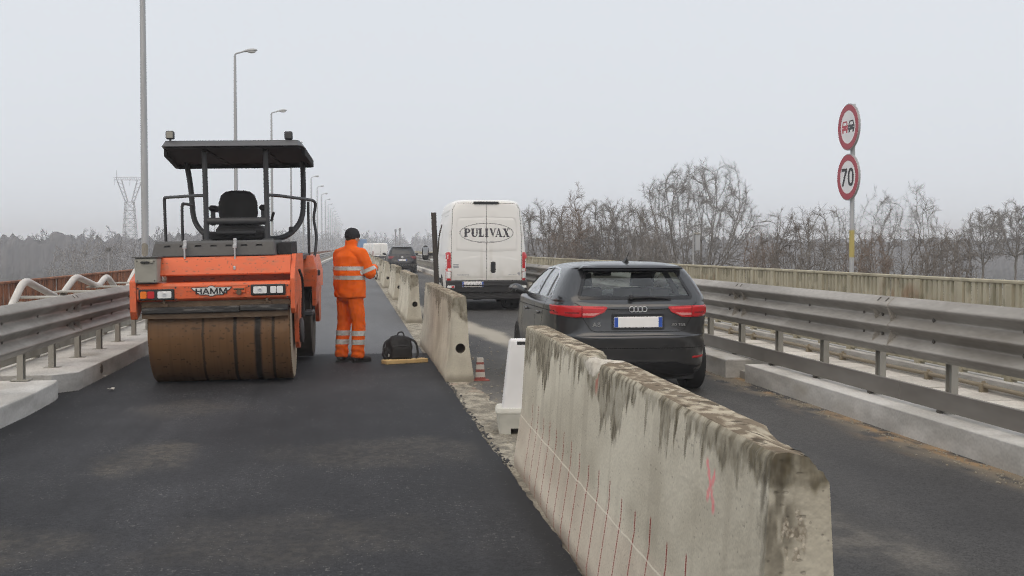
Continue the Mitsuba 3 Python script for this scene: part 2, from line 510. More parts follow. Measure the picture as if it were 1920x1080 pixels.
mat('crumb_black', (0.045, 0.045, 0.048), 0.8)
mat('crumb_grey', (0.26, 0.235, 0.19), 0.9)
n = 1500
yy = 8.3 + 9 * rng.random(n) ** 1.3
add('asphalt_crumbs', crumbs(np.stack([1.072 + 0.022 * rng.normal(size=n), yy], 1), LOW, 0.004, 0.016, 3), 'crumb_black', kind='stuff', cat='asphalt crumbs', label='black asphalt crumbs along the ragged edge of the fresh layer')
n = 1300
yy = 7 + 13 * rng.random(n) ** 1.3
xx = np.where(rng.random(n) < 0.6, 1.25 + 0.16 * rng.normal(size=n), 1.05 + rng.random(n) * 1.1)
add('rubble', crumbs(np.stack([np.clip(xx, 1.06, 2.4), yy], 1), LOW, 0.004, 0.017, 4), 'crumb_grey', kind='stuff', cat='rubble', label='small pale stones scattered over the rubble strip')
n = 1100
yy = 6.5 + 22 * rng.random(n) ** 1.5
add('kerb_grit', crumbs(np.stack([4.53 - np.abs(0.11 * rng.normal(size=n)), yy], 1), LOW, 0.003, 0.014, 5), 'crumb_grey', kind='stuff', cat='grit', label='brown grit lying along the right kerb')

# left kerb and walkway: two slabs meeting at an open joint
def slab_mesh(outline, z0, z1, c=0.012, step=0.35, amp=0.006, seed=1):
    """horizontal slab with a chamfered, slightly uneven upper edge"""
    g = Polygon(outline).segmentize(step)
    e = np.array(g.exterior.coords)[:-1]
    if not g.exterior.is_ccw:
        e = e[::-1]
    nn = meshkit.fbm(np.c_[e * 2.3, np.zeros(len(e))], 3, seed) - 0.5
    d = np.roll(e, -1, 0) - np.roll(e, 1, 0)
    nrm = np.stack([d[:, 1], -d[:, 0]], 1) / (np.linalg.norm(d, axis=1, keepdims=True) + 1e-9)
    e = e + nrm * (amp * 2 * nn)[:, None]
    lv = [(e, z0), (e, z1 - c), (e - nrm * c * 0.3, z1 - c * 0.3), (e - nrm * c, z1)]
    v = np.vstack([np.c_[q, np.full(len(q), z)] for q, z in lv])
    n, f = len(e), []
    for k in range(3):
        a = np.arange(n)
        b = (a + 1) % n
        f += [np.stack([k * n + a, k * n + b, (k + 1) * n + b], 1), np.stack([k * n + a, (k + 1) * n + b, (k + 1) * n + a], 1)]
    p2, t2 = trimesh.creation.triangulate_polygon(Polygon(lv[3][0]), engine='earcut')
    off = len(v)
    v = np.vstack([v, np.c_[p2, np.full(len(p2), z1)]])
    return mesh_of(v, np.vstack(f + [t2 + off]))


tag('left_pavement', 'raised pale concrete walkway and kerb left of the fresh asphalt', None, None, 'structure')
used.add('left_pavement')
near = [[-3.13, -25], [-3.10, 6], [-3.04, 9.5], [-3.00, 11.2], [-3.02, 12.35], [-3.06, 12.62], [-4.62, 12.66], [-4.62, -25]]
far_ = [[-3.20, 12.98], [-2.99, 13.25], [-2.98, 15.5], [-3.02, 19], [-3.05, 30], [-3.05, FAR], [-4.62, FAR], [-4.62, 12.98]]
add('slab', slab_mesh(near, -0.3, 0.185, 0.02, 0.3, 0.014, 2), 'kerb_skin', 'left_pavement', smooth=35)
add('slab', slab_mesh(far_, -0.3, 0.20, 0.014, 1.0, 0.006, 3), 'kerb_skin', 'left_pavement', smooth=35)
add('joint_filler', bx(-4.6, -3.2, 12.6, 13.05, -0.3, 0.12), 'deck_concrete', 'left_pavement')

# right kerb blocks and walkway slabs
tag('right_pavement', 'raised concrete kerb and pale slab walkway right of the road', None, None, 'structure')
used.add('right_pavement')
add('kerb_block', slab_mesh([[4.57, -25], [4.57, 13.35], [5.02, 13.35], [5.02, -25]], -0.3, 0.178, 0.014, 0.8, 0.005, 4), 'kerb_skin', 'right_pavement', smooth=35)
add('kerb_block', slab_mesh([[4.47, 13.78], [4.50, FAR], [5.02, FAR], [5.02, 13.78]], -0.3, 0.19, 0.02, 1.5, 0.006, 5), 'kerb_skin', 'right_pavement', smooth=35)
add('joint_filler', bx(4.65, 5.02, 13.2, 13.9, -0.3, 0.06), 'deck_concrete', 'right_pavement')
mat('slab_skin', proc(lambda p, n, uv: mix((0.39, 0.37, 0.34), (0.55, 0.53, 0.50), fbm(p.x * 2.5, p.y * 3, 0.0, 4)) * (0.85 + 0.3 * cell_rand(p.y * 2.0, 3.0)) * (0.9 + 0.2 * noise(p.x * 50, p.y * 50))), 0.85)
add('bed', bx(5.03, 6.12, -25, FAR, -0.3, 0.13), 'deck_concrete', 'right_pavement')
for k in range(34):
    y0 = 6.0 + 0.5 * k
    dz = 0.010 * rng.random()
    add('slab', bx(5.035, 6.08, y0 + 0.006, y0 + 0.494, 0.09, 0.155 + dz, 0.006), 'slab_skin', 'right_pavement')
add('far_slabs', cat_([bx(5.035, 6.08, y0 + 0.008, y0 + 0.992, 0.09, 0.155 + 0.01 * rng.random()) for y0 in np.arange(23.0, 160, 1.0)] + [bx(5.035, 6.08, 160, FAR, 0.09, 0.16)]), 'slab_skin', 'right_pavement', kind='stuff')
# ------------------------------------------------------------------ concrete barriers
def barrier_base(p):
    m = fbm(p.x * 4, p.y * 1.6, p.z * 2.2, 4)
    s = fbm(p.x * 120, p.y * 120, p.z * 120, 2)
    c = mix((0.40, 0.37, 0.30), (0.55, 0.52, 0.435), smoothstep(0.25, 0.75, m)) * (0.86 + 0.28 * s)
    # faint rain streaks
    st = smoothstep(0.5, 0.8, noise(p.y * 14 + p.x * 9, p.z * 0.7, 5.0))
    c = mix(c, (0.33, 0.30, 0.24), 0.35 * st * smoothstep(0.0, 0.5, p.z))
    # pits
    pit = smoothstep(0.86, 0.93, noise(p.x * 58, p.y * 58, p.z * 58))
    return mix(c, (0.22, 0.20, 0.165), 0.5 * pit)


def barrier_col(p, n, uv):
    c = barrier_base(p)
    h = p.z - LOW
    d = 1.02 - h                                  # depth below the top edge
    # moss and soot running down from the top edge in tongues, of uneven length along the wall
    t = p.y * 1.0 + p.x * 0.8
    wob = 0.02 * (noise(t * 30, h * 9, 2.0) - 0.5)
    tongue = 0.055 + 0.30 * smoothstep(0.25, 0.75, noise(t * 1.3, 7.0)) * (0.35 + 0.9 * noise((t + wob) * 6.3, 1.0)) + 0.17 * smoothstep(0.40, 0.9, noise((t + wob) * 19, 4.0)) * noise(t * 1.9, 9.0)
    ragged = 0.16 * (fbm(t * 17, h * 8, 5.0, 4) - 0.5) + 0.03 * (noise(t * 70, h * 16, 1.0) - 0.5)
    stain = smoothstep(0.030, -0.035, d - tongue * 0.84 + ragged)
    tex = smoothstep(0.30, 0.70, fbm(t * 26, h * 13, p.x * 12, 4))
    hair = fbm(t * 90, h * 34, 3.0, 2)
    c = mix(c, mix((0.046, 0.040, 0.026), (0.150, 0.126, 0.084), 0.5 * hair + 0.5 * noise(t * 70, h * 70)), stain * (0.46 + 0.50 * tex) * (0.75 + 0.35 * hair))
    # lichen on the top face
    top = smoothstep(0.75, 0.95, n.z) * smoothstep(0.93, 0.97, h)
    li = fbm(p.x * 30, p.y * 16, 1.0, 4)
    tc = mix((0.14, 0.11, 0.078), (0.36, 0.32, 0.25), smoothstep(0.36, 0.74, li))
    tc = mix(tc, (0.060, 0.048, 0.034), smoothstep(0.60, 0.72, fbm(p.x * 18, p.y * 14, 8.0, 4)) * 0.85)
    c = mix(c, tc, top * 0.95)
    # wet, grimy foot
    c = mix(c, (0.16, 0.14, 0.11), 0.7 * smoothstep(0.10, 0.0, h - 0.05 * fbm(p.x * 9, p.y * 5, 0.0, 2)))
    return c


def seg_mark(p, y0, z0, y1, z1, w):
    ay, az = p.y - y0, p.z - z0
    by, bz = y1 - y0, z1 - z0
    t = dr.clip((ay * by + az * bz) / (by * by + bz * bz), 0, 1)
    d = dr.sqrt(dr.square(ay - t * by) + dr.square(az - t * bz))
    return smoothstep(w * 1.25, w * 0.1, d + 0.016 * (noise(p.y * 60, p.z * 60) - 0.5)) * (0.55 + 0.45 * noise(p.y * 130, p.z * 130, 2.0))


def near_col(p, n, uv):
    c = barrier_col(p, n, uv)
    side = smoothstep(-0.5, -0.8, n.x)
    # sprayed pink cross
    x = dr.maximum(seg_mark(p, 3.665, 0.855, 3.575, 0.728, 0.019), seg_mark(p, 3.580, 0.830, 3.650, 0.745, 0.016))
    c = mix(c, (0.80, 0.20, 0.24), 0.80 * x * side)
    # red primer lines down the foot, ruled from the loose end forward
    u = (p.y - 3.85) / 0.262
    k = dr.abs(u - dr.round(u)) * 0.262
    lim = 0.475 + 0.05 * cell_rand(dr.round(u), 3.0)
    line = smoothstep(0.013, 0.006, k + 0.003 * noise(p.z * 40, p.y * 3)) * smoothstep(lim + 0.01, lim - 0.01, p.z) * smoothstep(3.70, 3.72, p.y) * smoothstep(8.0, 7.9, p.y)
    c = mix(c, (0.24, 0.040, 0.038), 0.90 * line * side)
    c = mix(c, (0.62, 0.42, 0.37), 0.12 * side * smoothstep(0.42, 0.30, p.z) * smoothstep(3.5, 3.9, p.y))
    # pale mortar line at the break of the foot
    b = smoothstep(0.006, 0.002, dr.abs(p.z - 0.345 + 0.006 * (noise(p.y * 7) - 0.5)))
    c = mix(c, (0.72, 0.69, 0.60), 0.55 * b * side)
    # red paint and white filler at the chipped shoulder
    r = smoothstep(1.0, 0.2, dr.square((p.y - 5.60) / 0.045) + dr.square((p.z - 0.90) / 0.085) + 0.9 * (fbm(p.y * 30, p.z * 14, 2.0, 2) - 0.5))
    c = mix(c, (0.42, 0.13, 0.10), 0.55 * r)
    w = smoothstep(1.0, 0.3, dr.square((p.y - 5.78) / 0.20) + dr.square((p.z - 0.965) / 0.052) + 2.4 * (fbm(p.y * 22, p.z * 22, p.x * 22, 3) - 0.5))
    c = mix(c, mix((0.36, 0.33, 0.28), (0.66, 0.63, 0.57), fbm(p.x * 40, p.y * 40, p.z * 40, 3)), 0.85 * w)
    cs = smoothstep(0.085, 0.02, dr.sqrt(dr.square(p.x - 1.125) + dr.square(p.y - 3.07)) + 0.05 * (noise(p.z * 9, 3.0) - 0.5)) * smoothstep(0.55, 0.80, p.z + 0.2 * (noise(p.x * 30, p.y * 30, p.z * 5) - 0.5))
    c = mix(c, (0.060, 0.050, 0.034), 0.75 * cs * smoothstep(0.25, 0.65, fbm(p.x * 40, p.y * 40, p.z * 9, 3)))
    # knocked-out aggregate on the end face
    e = smoothstep(-0.6, -0.9, n.y) * smoothstep(1.0, 0.4, dr.square((p.x - 1.195) / 0.042) + dr.square((p.z - 0.755) / 0.085) + 0.8 * (fbm(p.x * 30, p.z * 14, 1.0, 3) - 0.5))
    f1, f2, rr = voronoi(p.x * 105 + 0.7 * noise(p.x * 90, p.z * 90), p.z * 85)
    return mix(c, mix((0.22, 0.19, 0.145), (0.62, 0.56, 0.47), rr * smoothstep(0.75, 0.25, f1)) * (0.75 + 0.4 * noise(p.x * 160, p.z * 160)), 0.85 * e * smoothstep(0.30, 0.55, fbm(p.x * 60, p.z * 34, 2.0, 2)))


def barrier_h(p, n, uv):
    return 0.0022 * noise(p.x * 70, p.y * 70, p.z * 70) + 0.004 * fbm(p.x * 16, p.y * 16, p.z * 16, 3) - 0.002 * smoothstep(0.86, 0.93, noise(p.x * 58, p.y * 58, p.z * 58))


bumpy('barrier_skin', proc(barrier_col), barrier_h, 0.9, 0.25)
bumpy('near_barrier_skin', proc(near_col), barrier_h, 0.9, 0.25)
mat('hole_dark', (0.10, 0.085, 0.07), 0.95)

CX = 1.215                                        # centre line of the row


def barrier_mesh(y0, y1, step, seed, chips=(), skew=0.0, top=1.02, hole=True):
    """New-Jersey like wall: profile swept along y, edges worn, chips taken out of the upper edge"""
    prof = [(-0.168, 0.0), (-0.170, 0.06), (-0.122, 0.375), (-0.114, 0.42), (-0.088, 0.90), (-0.081, 1.00), (-0.070, 1.02), (-0.030, 1.022), (0.030, 1.022), (0.070, 1.02),
            (0.081, 1.00), (0.088, 0.90), (0.114, 0.42), (0.122, 0.375), (0.170, 0.06), (0.168, 0.0)]
    pp = [np.array(a) for a in prof]
    fine_ = []
    for a, b in zip(pp, pp[1:] + pp[:1]):
        k = max(1, int(np.linalg.norm(b - a) / step))
        fine_ += [a + (b - a) * t for t in np.arange(k) / k]
    pr = np.array(fine_)
    n = max(2, int((y1 - y0) / step))
    yy = np.linspace(y0, y1, n)
    ends = np.ones(n)
    rings = np.array([np.c_[pr[:, 0] * e, np.full(len(pr), y), 0.45 + (pr[:, 1] - 0.45) * (0.5 + 0.5 * e)] for y, e in zip(yy, ends)])
    m = loft(rings, False)
    # flat end faces, the near one with a round lifting eye sunk into it
    vs, fs = [m.vertices], [m.faces]
    off = len(m.vertices)
    for ring, flip in ((rings[0], False), (rings[-1], True)):
        g = Polygon(ring[:, [0, 2]])
        if hole and not flip:
            g = g.difference(Point(0.012, 0.40).buffer(0.058, quad_segs=6))
        p2, t2 = tri2d(g, max(step, 0.03), 9.0)
        vs.append(np.c_[p2[:, 0], np.full(len(p2), ring[0, 1]), p2[:, 1]])
        fs.append((t2[:, ::-1] if flip else t2) + off)
        off += len(p2)
    v = np.vstack(vs)
    h = v[:, 2].copy()
    wear = meshkit.fbm(v * [9, 5, 9], 4, seed) - 0.5
    edge = np.clip((h - 0.93) / 0.09, 0, 1)
    v[:, 2] -= edge * (0.009 * (wear + 0.25))
    v[:, 0] *= 1 - 0.035 * edge * (wear + 0.3)
    for (cx, cy, cz, rx, ry, rz, dep) in chips:
        q = ((v[:, 0] - cx) / rx) ** 2 + ((v[:, 1] - cy) / ry) ** 2 + ((h - cz) / rz) ** 2
        q = q + 0.7 * (meshkit.fbm(v * 22, 3, seed + 3) - 0.5)
        w = np.clip(1.15 - q, 0, 1) ** 0.6
        v[:, 2] -= w * dep * (0.70 + 0.6 * meshkit.fbm(v * 70, 3, seed + 5))
        v[:, 0] -= w * np.sign(cx) * dep * 0.35
    m = mesh_of(v, np.vstack(fs))
    if skew:
        m.vertices[:, 0] += (m.vertices[:, 1] - y0) * skew
    return m


def make_barrier(y0, y1, label, step=0.06, seed=1, skew=0.0, dx=0.0, skin='barrier_skin', chips=(), holes=True, group=None):
    k = thing('concrete_barrier', label, 'concrete barrier', group)
    m = barrier_mesh(y0, y1, step, seed, chips, skew, hole=holes)
    m.apply_translation([CX + dx, 0, LOW])
    add('wall', m, skin, k, smooth=38)
    if holes:
        a = np.arange(24) * 2 * np.pi / 24
        rings = [np.c_[np.cos(a) * r + CX + dx + 0.012, np.full(24, y0 + d), np.sin(a) * r + 0.40 + LOW] for r, d in ((0.0, 0.16), (0.05, 0.16), (0.054, 0.05), (0.0585, 0.001))]
        add('lifting_eye', loft(np.array(rings), False), 'hole_dark', k)
    return k


make_barrier(3.07, 8.36, 'nearest concrete barrier, stained dark along its chipped top edge, with a pink sprayed cross', 0.032, 11, 0.018, -0.006, 'near_barrier_skin',
             chips=[(0.09, 5.98, 1.03, 0.08, 0.22, 0.09, 0.050), (-0.08, 5.66, 1.03, 0.05, 0.10, 0.08, 0.034), (0.09, 3.30, 1.03, 0.10, 0.24, 0.07, 0.026), (0.10, 3.07, 1.03, 0.050, 0.14, 0.085, 0.034), (0.03, 3.06, 1.03, 0.05, 0.05, 0.03, 0.012)], holes=False)
make_barrier(13.72, 19.1, 'concrete barrier beside the wooden board and the backpack, with the dark post standing on it', 0.08, 23, 0.0, 0.0,
             chips=[(-0.05, 13.75, 1.03, 0.10, 0.12, 0.06, 0.02), (0.05, 16.9, 1.03, 0.12, 0.2, 0.08, 0.03)])

ROW = 'concrete barriers further along the row'
make_barrier(24.65, 30.1, 'concrete barrier with a round lifting eye, directly behind the one carrying the dark post', 0.12, 31, 0.0, 0.02)
make_barrier(35.5, 41.0, 'fourth concrete barrier of the row, just right of the worker', 0.16, 37, 0.0, 0.10)
make_barrier(46.4, 51.9, 'fifth concrete barrier of the row, beside the dark suv lane', 0.2, 41, 0.0, 0.06)
for i in range(22):
    y0 = 57.3 + (10.9 * i if i < 3 else 10.9 * 3 + 5.7 * (i - 3))
    make_barrier(y0, y0 + 5.45, ['sixth', 'seventh', 'eighth'][i] + ' concrete barrier of the row, counted from the camera' if i < 3 else 'small far concrete barrier in the distant end of the row', 0.5, 50 + i, 0.0, 0.08 + 0.05 * math.sin(i * 2.1), holes=i < 4, group=None if i < 3 else ROW)
# ------------------------------------------------------------------ guard rails, fences, lamps, sign
def galv_col(p, n, uv):
    m = fbm(p.x * 2, p.y * 1.1, p.z * 5, 4)
    s = noise(p.x * 30, p.y * 18, p.z * 60)
    c = mix((0.270, 0.250, 0.222), (0.385, 0.362, 0.330), smoothstep(0.3, 0.7, m)) * (0.92 + 0.16 * s)
    dirt = smoothstep(0.45, 0.85, fbm(p.y * 1.1, p.z * 9.0, 4.0, 4))
    c = mix(c, (0.16, 0.13, 0.10), 0.30 * dirt)
    drip = smoothstep(0.6, 0.85, noise(p.y * 3.5, p.z * 6.0, 6.0))
    return mix(c, (0.15, 0.125, 0.10), 0.22 * drip)


mat('galv', proc(galv_col), 0.48, 0.25, 0.5)
mat('galv_dark', proc(lambda p, n, uv: mix((0.15, 0.135, 0.12), (0.235, 0.22, 0.20), fbm(p.x * 5, p.y * 2.2, p.z * 7, 4))), 0.6, 0.2)
mat('galv_post', proc(lambda p, n, uv: mix((0.26, 0.245, 0.21), (0.40, 0.385, 0.35), fbm(p.x * 6, p.y * 6, p.z * 3, 3))), 0.6, 0.2)
mat('bolt_skin', (0.10, 0.09, 0.08), 0.6, 0.4)
mat('pole_galv', proc(lambda p, n, uv: mix((0.36, 0.37, 0.385), (0.46, 0.47, 0.485), fbm(p.x * 9, p.y * 9, p.z * 1.5, 3))), 0.5, 0.3)


def thrie(face):
    """thrie-beam section: (offset towards the road, height below the top); three waves"""
    pts = [(-0.045, 0.003), (-0.036, 0.000), (-0.022, 0.008), (0.030, 0.056), (0.040, 0.068), (0.043, 0.079), (0.039, 0.091), (0.027, 0.104), (-0.031, 0.150), (-0.040, 0.160), (-0.042, 0.169), (-0.039, 0.178), (-0.029, 0.189), (0.030, 0.237), (0.040, 0.247), (0.043, 0.256), (0.040, 0.266), (0.029, 0.278),
           (-0.030, 0.326), (-0.040, 0.336), (-0.042, 0.345), (-0.039, 0.354), (-0.029, 0.364), (0.030, 0.413), (0.040, 0.423), (0.043, 0.433), (0.040, 0.443), (0.028, 0.456), (-0.036, 0.503), (-0.046, 0.510)]
    return np.array(pts) * [face, 1.0]


def beam(x, ztop, y0, y1, face, lap, wob=0.0, seed=0, thick=0.005):
    pr = thrie(face)
    inner = pr + np.c_[np.full(len(pr), -thick * face), np.zeros(len(pr))]
    ring = np.vstack([pr, inner[::-1]])
    n = max(2, int((y1 - y0) / 0.8) + 1)
    rings = []
    for y in np.linspace(y0, y1, n):
        dx = wob * (meshkit.fbm(np.array([y * 0.11, x, 0.0]), 2, seed) - 0.5)
        rings.append(np.c_[ring[:, 0] + x + dx + face * lap, np.full(len(ring), y), ztop - ring[:, 1] + 0.6 * dx])
    r = np.array(rings)
    return loft(r if face > 0 else r[:, ::-1], True)


def sigma_post(x, y, z0, z1, face):
    w, d, t = 0.10, 0.06, 0.008                 # C section, web across the road
    return cat_(bx(x - t / 2, x + t / 2, y - w / 2, y + w / 2, z0, z1), bx(x - d / 2 * 1, x + d / 2, y - w / 2 - 0.001, y - w / 2 + t, z0, z1), bx(x - d / 2, x + d / 2, y + w / 2 - t, y + w / 2 + 0.001, z0, z1),
                bx(x - 0.09, x + 0.09, y - 0.09, y + 0.09, z0, z0 + 0.012))


def guard_rail(name_label, x, ztop, face, zfoot, lower, post_y, y_start, y_end, joint0, seglen=4.0):
    k = thing('guard_rail', name_label, 'guard rail')
    y, i = joint0 - seglen * math.ceil((joint0 - y_start) / seglen), 0
    while y < min(y_end, 120):
        add('rail', beam(x, ztop, y, y + seglen + 0.32, face, 0.006 * (i % 2), 0.006, 3 + (face > 0)), 'galv', k, smooth=40)
        if y < 70:                              # splice bolts, and slots in the rounded top
            b = []
            for dy in (0.08, 0.24):
                for dz in (0.168, 0.343):
                    b.append(move(lathe([(0, 0), (0.016, 0), (0.016, 0.010), (0.008, 0.014), (0, 0.014)], 8, 'x'), (x + face * (-0.036 + 0.006), y + dy, ztop - dz), rz=0 if face > 0 else 180))
                b.append(hull([[x + face * o, y + dy + e, ztop - z_] for e in (-0.008, 0.008) for o, z_ in ((-0.006, 0.010), (0.026, 0.040), (0.016, 0.046), (-0.012, 0.022))]))
            add('splice_bolts', cat_(b), 'bolt_skin', k)
        y += seglen
        i += 1
    if y < y_end:
        add('far_rail', beam(x, ztop, y, y_end, face, 0.0, 0.02, 3), 'galv', k, smooth=40)
    for j, py in enumerate(post_y):
        if py < 60:
            pm = sigma_post(x - face * 0.20, py, zfoot, ztop - 0.02, face)
            blk = cat_(bx(x - face * 0.165, x - face * 0.048, py - 0.045, py + 0.045, ztop - 0.40, ztop - 0.10, 0.006))
            p = add('post', cat_(pm), 'galv_post', k)
            add('spacer', blk, 'galv_post', p)
            b = [move(lathe([(0, 0), (0.019, 0), (0.019, 0.010), (0.010, 0.016), (0, 0.016)], 8, 'x'), (x - face * 0.040, py, ztop - dz), rz=0 if face > 0 else 180) for dz in (0.168, 0.343)]
            add('bolts', cat_(b), 'bolt_skin', p)
        else:
            pass
    rest = [py for py in post_y if py >= 60]
    if rest:
        add('far_posts', cat_([bx(x - face * 0.25, x - face * 0.15, py - 0.05, py + 0.05, zfoot, ztop - 0.02) for py in rest]), 'galv_post', k, kind='stuff')
    if lower:
        lx, l0, l1 = lower
        y, i = joint0 - seglen * math.ceil((joint0 - y_start) / seglen), 0
        while y < y_end:
            e = y + seglen if y < 80 else y_end
            t = 0.003 * (i % 2)
            add('lower_rail', cat_(bx(lx - 0.004, lx + 0.004 + t, y, e - 0.004, l0, l1, 0.002), bx(lx - 0.004, lx + 0.036, y, e - 0.004, l1 - 0.006, l1 + 0.002), bx(lx - 0.004, lx + 0.036, y, e - 0.004, l0 - 0.002, l0 + 0.006)), 'galv_dark', k)
            y, i = e, i + 1
        for py in post_y:
            if py < 40:
                add('bracket', bx(min(lx, x - face * 0.17), max(lx, x - face * 0.17), py - 0.03, py + 0.03, l0 - 0.03, l0 + 0.02, 0.004), 'bolt_skin', k)
    return k


SP = 1.333
rp = [9.158 - 3 * 1.335 + 1.335 * k for k in range(-2, 300)]
guard_rail('long galvanised three-wave guard rail with a lower rail on the right kerb', 4.72, 1.118, -1, 0.176, (4.80, 0.208, 0.362), [q for q in rp if q < 420], -24, 420, 9.85)
lp = [12.58 + 1.24 * k for k in range(-22, 320)]
guard_rail('long galvanised three-wave guard rail on the left walkway beside the road roller', -3.20, 1.018, 1, 0.19, None, [q for q in lp if q < 420], -24, 420, 13.9)
k = thing('rear_rail', 'low flat beam running along the left walkway behind the guard rail posts', 'rail')
for y0 in np.arange(-12, 44, 4.0):
    add('beam', bx(-3.90, -3.84, y0, y0 + 3.99, 0.235, 0.41, 0.006), 'galv_post', k)
for y0 in np.arange(-11, 44, 2.0):
    add('foot', bx(-3.95, -3.85, y0, y0 + 0.08, 0.19, 0.24), 'galv_post', k)

# bent galvanised tubes standing up behind the left rail
mat('tube_galv', proc(lambda p, n, uv: mix((0.50, 0.47, 0.43), (0.66, 0.64, 0.61), fbm(p.x * 8, p.y * 8, p.z * 8, 3))), 0.5, 0.15)
XT = -3.74


def bent_tube(pts, label):
    add('bent_tube', tube(bend([(XT, y, z) for y, z in pts], 0.22, 8), 0.043, 12), 'tube_galv', smooth=50, label=label, cat='bent tube', group=None)


bent_tube([(13.30, 0.80), (14.00, 1.190), (15.45, 0.93), (15.65, 0.80)], 'bent pale tube behind the left guard rail, the one nearest the camera')
bent_tube([(15.55, 0.82), (15.80, 0.96), (16.50, 1.17), (17.9, 0.985), (18.5, 1.135), (19.1, 0.94), (19.3, 0.85)], 'bent pale tube with two humps rising behind the left guard rail')
bent_tube([(20.1, 0.86), (20.3, 0.97), (20.92, 1.19), (22.3, 1.0), (22.9, 1.15), (23.6, 0.95)], 'bent pale tube behind the left guard rail next to the grey box of the roller')
k = thing('tube_clamps', 'flat grey steel plates joining the bent tubes to the left guard rail', 'steel plate')
for y in (13.9, 15.7, 17.6, 19.5):
    add('plate', bx(-3.80, -3.26, y - 0.22, y + 0.22, 0.985, 1.0), 'galv_post', k)


# fences: every slat a part up to the limit, the rest joined
def fence(label, x, y0, ztop, zbot, pitch, sw, bsdf, post_every, n_parts, y_end, thick=0.03, seed=5):
    k = thing('fence', label, 'fence')
    r = np.random.default_rng(seed)
    add('top_rail', bx(x - 0.035, x + 0.035, y0, y_end, ztop - 0.035, ztop, 0.008), bsdf, k)
    add('bottom_rail', bx(x - 0.030, x + 0.030, y0, y_end, zbot, zbot + 0.04, 0.006), bsdf, k)
    slat = mikit.ply(bx(-thick / 2, thick / 2, -sw / 2, sw / 2, 0, ztop - zbot - 0.073), bsdf)
    post = mikit.ply(bx(-0.04, 0.032, -0.055, 0.055, 0, ztop - 0.0365 - (zbot - 0.2)), bsdf)
    n = int((y_end - y0) / pitch)
    rest, used_parts = [], 0
    for i in range(n):
        y = y0 + pitch * (i + 0.5)
        if i % post_every == 0:
            if y < 45:
                put('post', post, k, T().translate([x, y, zbot - 0.2]))
            else:
                rest.append(bx(x - 0.04, x + 0.032, y - 0.055, y + 0.055, zbot - 0.2, ztop - 0.0365))
            continue
        if used_parts < n_parts:
            put('slat', slat, k, T().translate([x + 0.004 * r.normal(), y + 0.004 * r.normal(), zbot + 0.038]).rotate([0, 0, 1], float(3 * r.normal())))
            used_parts += 1
        elif y < 260:
            rest.append(trimesh.creation.box(extents=[thick, sw, ztop - zbot - 0.073], transform=trimesh.transformations.translation_matrix([x, y, (ztop + zbot) / 2])))
    rest.append(bx(x - thick / 2, x + thick / 2, 260, y_end, zbot + 0.041, ztop - 0.036))
    add('far_slats', cat_(rest), bsdf, k, kind='stuff')
    return k


def fence_col(p, n, uv):
    m = fbm(p.y * 2.0, p.z * 5, p.x, 4)
    cell = cell_rand(dr.floor(p.y / 0.113), 2.0)
    c = mix((0.30, 0.27, 0.195), (0.46, 0.425, 0.325), 0.6 * m + 0.4 * cell)
    rust = smoothstep(0.62, 0.75, fbm(p.y * 0.55 + 3.0, p.z * 1.2, 2.0, 3)) * smoothstep(0.4, 0.7, noise(p.y * 12, p.z * 4))
    c = mix(c, (0.23, 0.12, 0.065), 0.6 * rust)
    gr = smoothstep(0.60, 0.8, noise(p.y * 9, p.z * 7, 5.0))
    return mix(c, (0.16, 0.15, 0.10), 0.45 * gr)


def rust_col(p, n, uv):
    m = fbm(p.y * 1.2, p.z * 4, p.x, 4)
    c = mix((0.16, 0.060, 0.030), (0.30, 0.125, 0.065), 0.5 * m + 0.5 * cell_rand(dr.floor(p.y / 0.13), 5.0))
    return mix(c, (0.085, 0.045, 0.032), 0.6 * smoothstep(0.5, 0.7, noise(p.y * 15, p.z * 6)))


mat('fence_paint', proc(fence_col), 0.8)
mat('fence_rust', proc(rust_col), 0.8)
fence('pale weathered slat fence along the outer edge of the right walkway', 6.16, 9.4, 1.245, 0.31, 0.113, 0.062, 'fence_paint', 8, 300, 420, 0.03, 5)
FR = [q for q in scene if q.startswith('fence__top_rail')][0].split('__')[0]
add('plinth', bx(6.09, 6.27, -20, 420, 0.10, 0.285, 0.012), 'kerb_skin', FR)
fence('rusty brown slat fence along the outer edge of the left walkway', -4.72, 14.2, 1.095, 0.25, 0.13, 0.075, 'fence_rust', 16, 280, 420, 0.02, 6)

# conduit on small brackets at the foot of the right fence
k = thing('conduit', 'thin brownish conduit on brackets at the foot of the right fence', 'conduit')
mat('conduit_skin', (0.26, 0.22, 0.16), 0.7)
add('pipe', tube([(6.02, y, 0.215 + 0.008 * math.sin(y * 1.3)) for y in np.arange(7, 60, 1.0)], 0.022, 8), 'conduit_skin', k, smooth=60)
for y in np.arange(8.4, 40, 1.1):
    add('bracket', cat_(bx(5.98, 6.06, y - 0.025, y + 0.025, 0.145, 0.245, 0.006), lathe([(0, 0.245), (0.02, 0.245), (0.02, 0.265), (0, 0.265)], 6).apply_translation([6.02, y, 0])), 'conduit_skin', k)

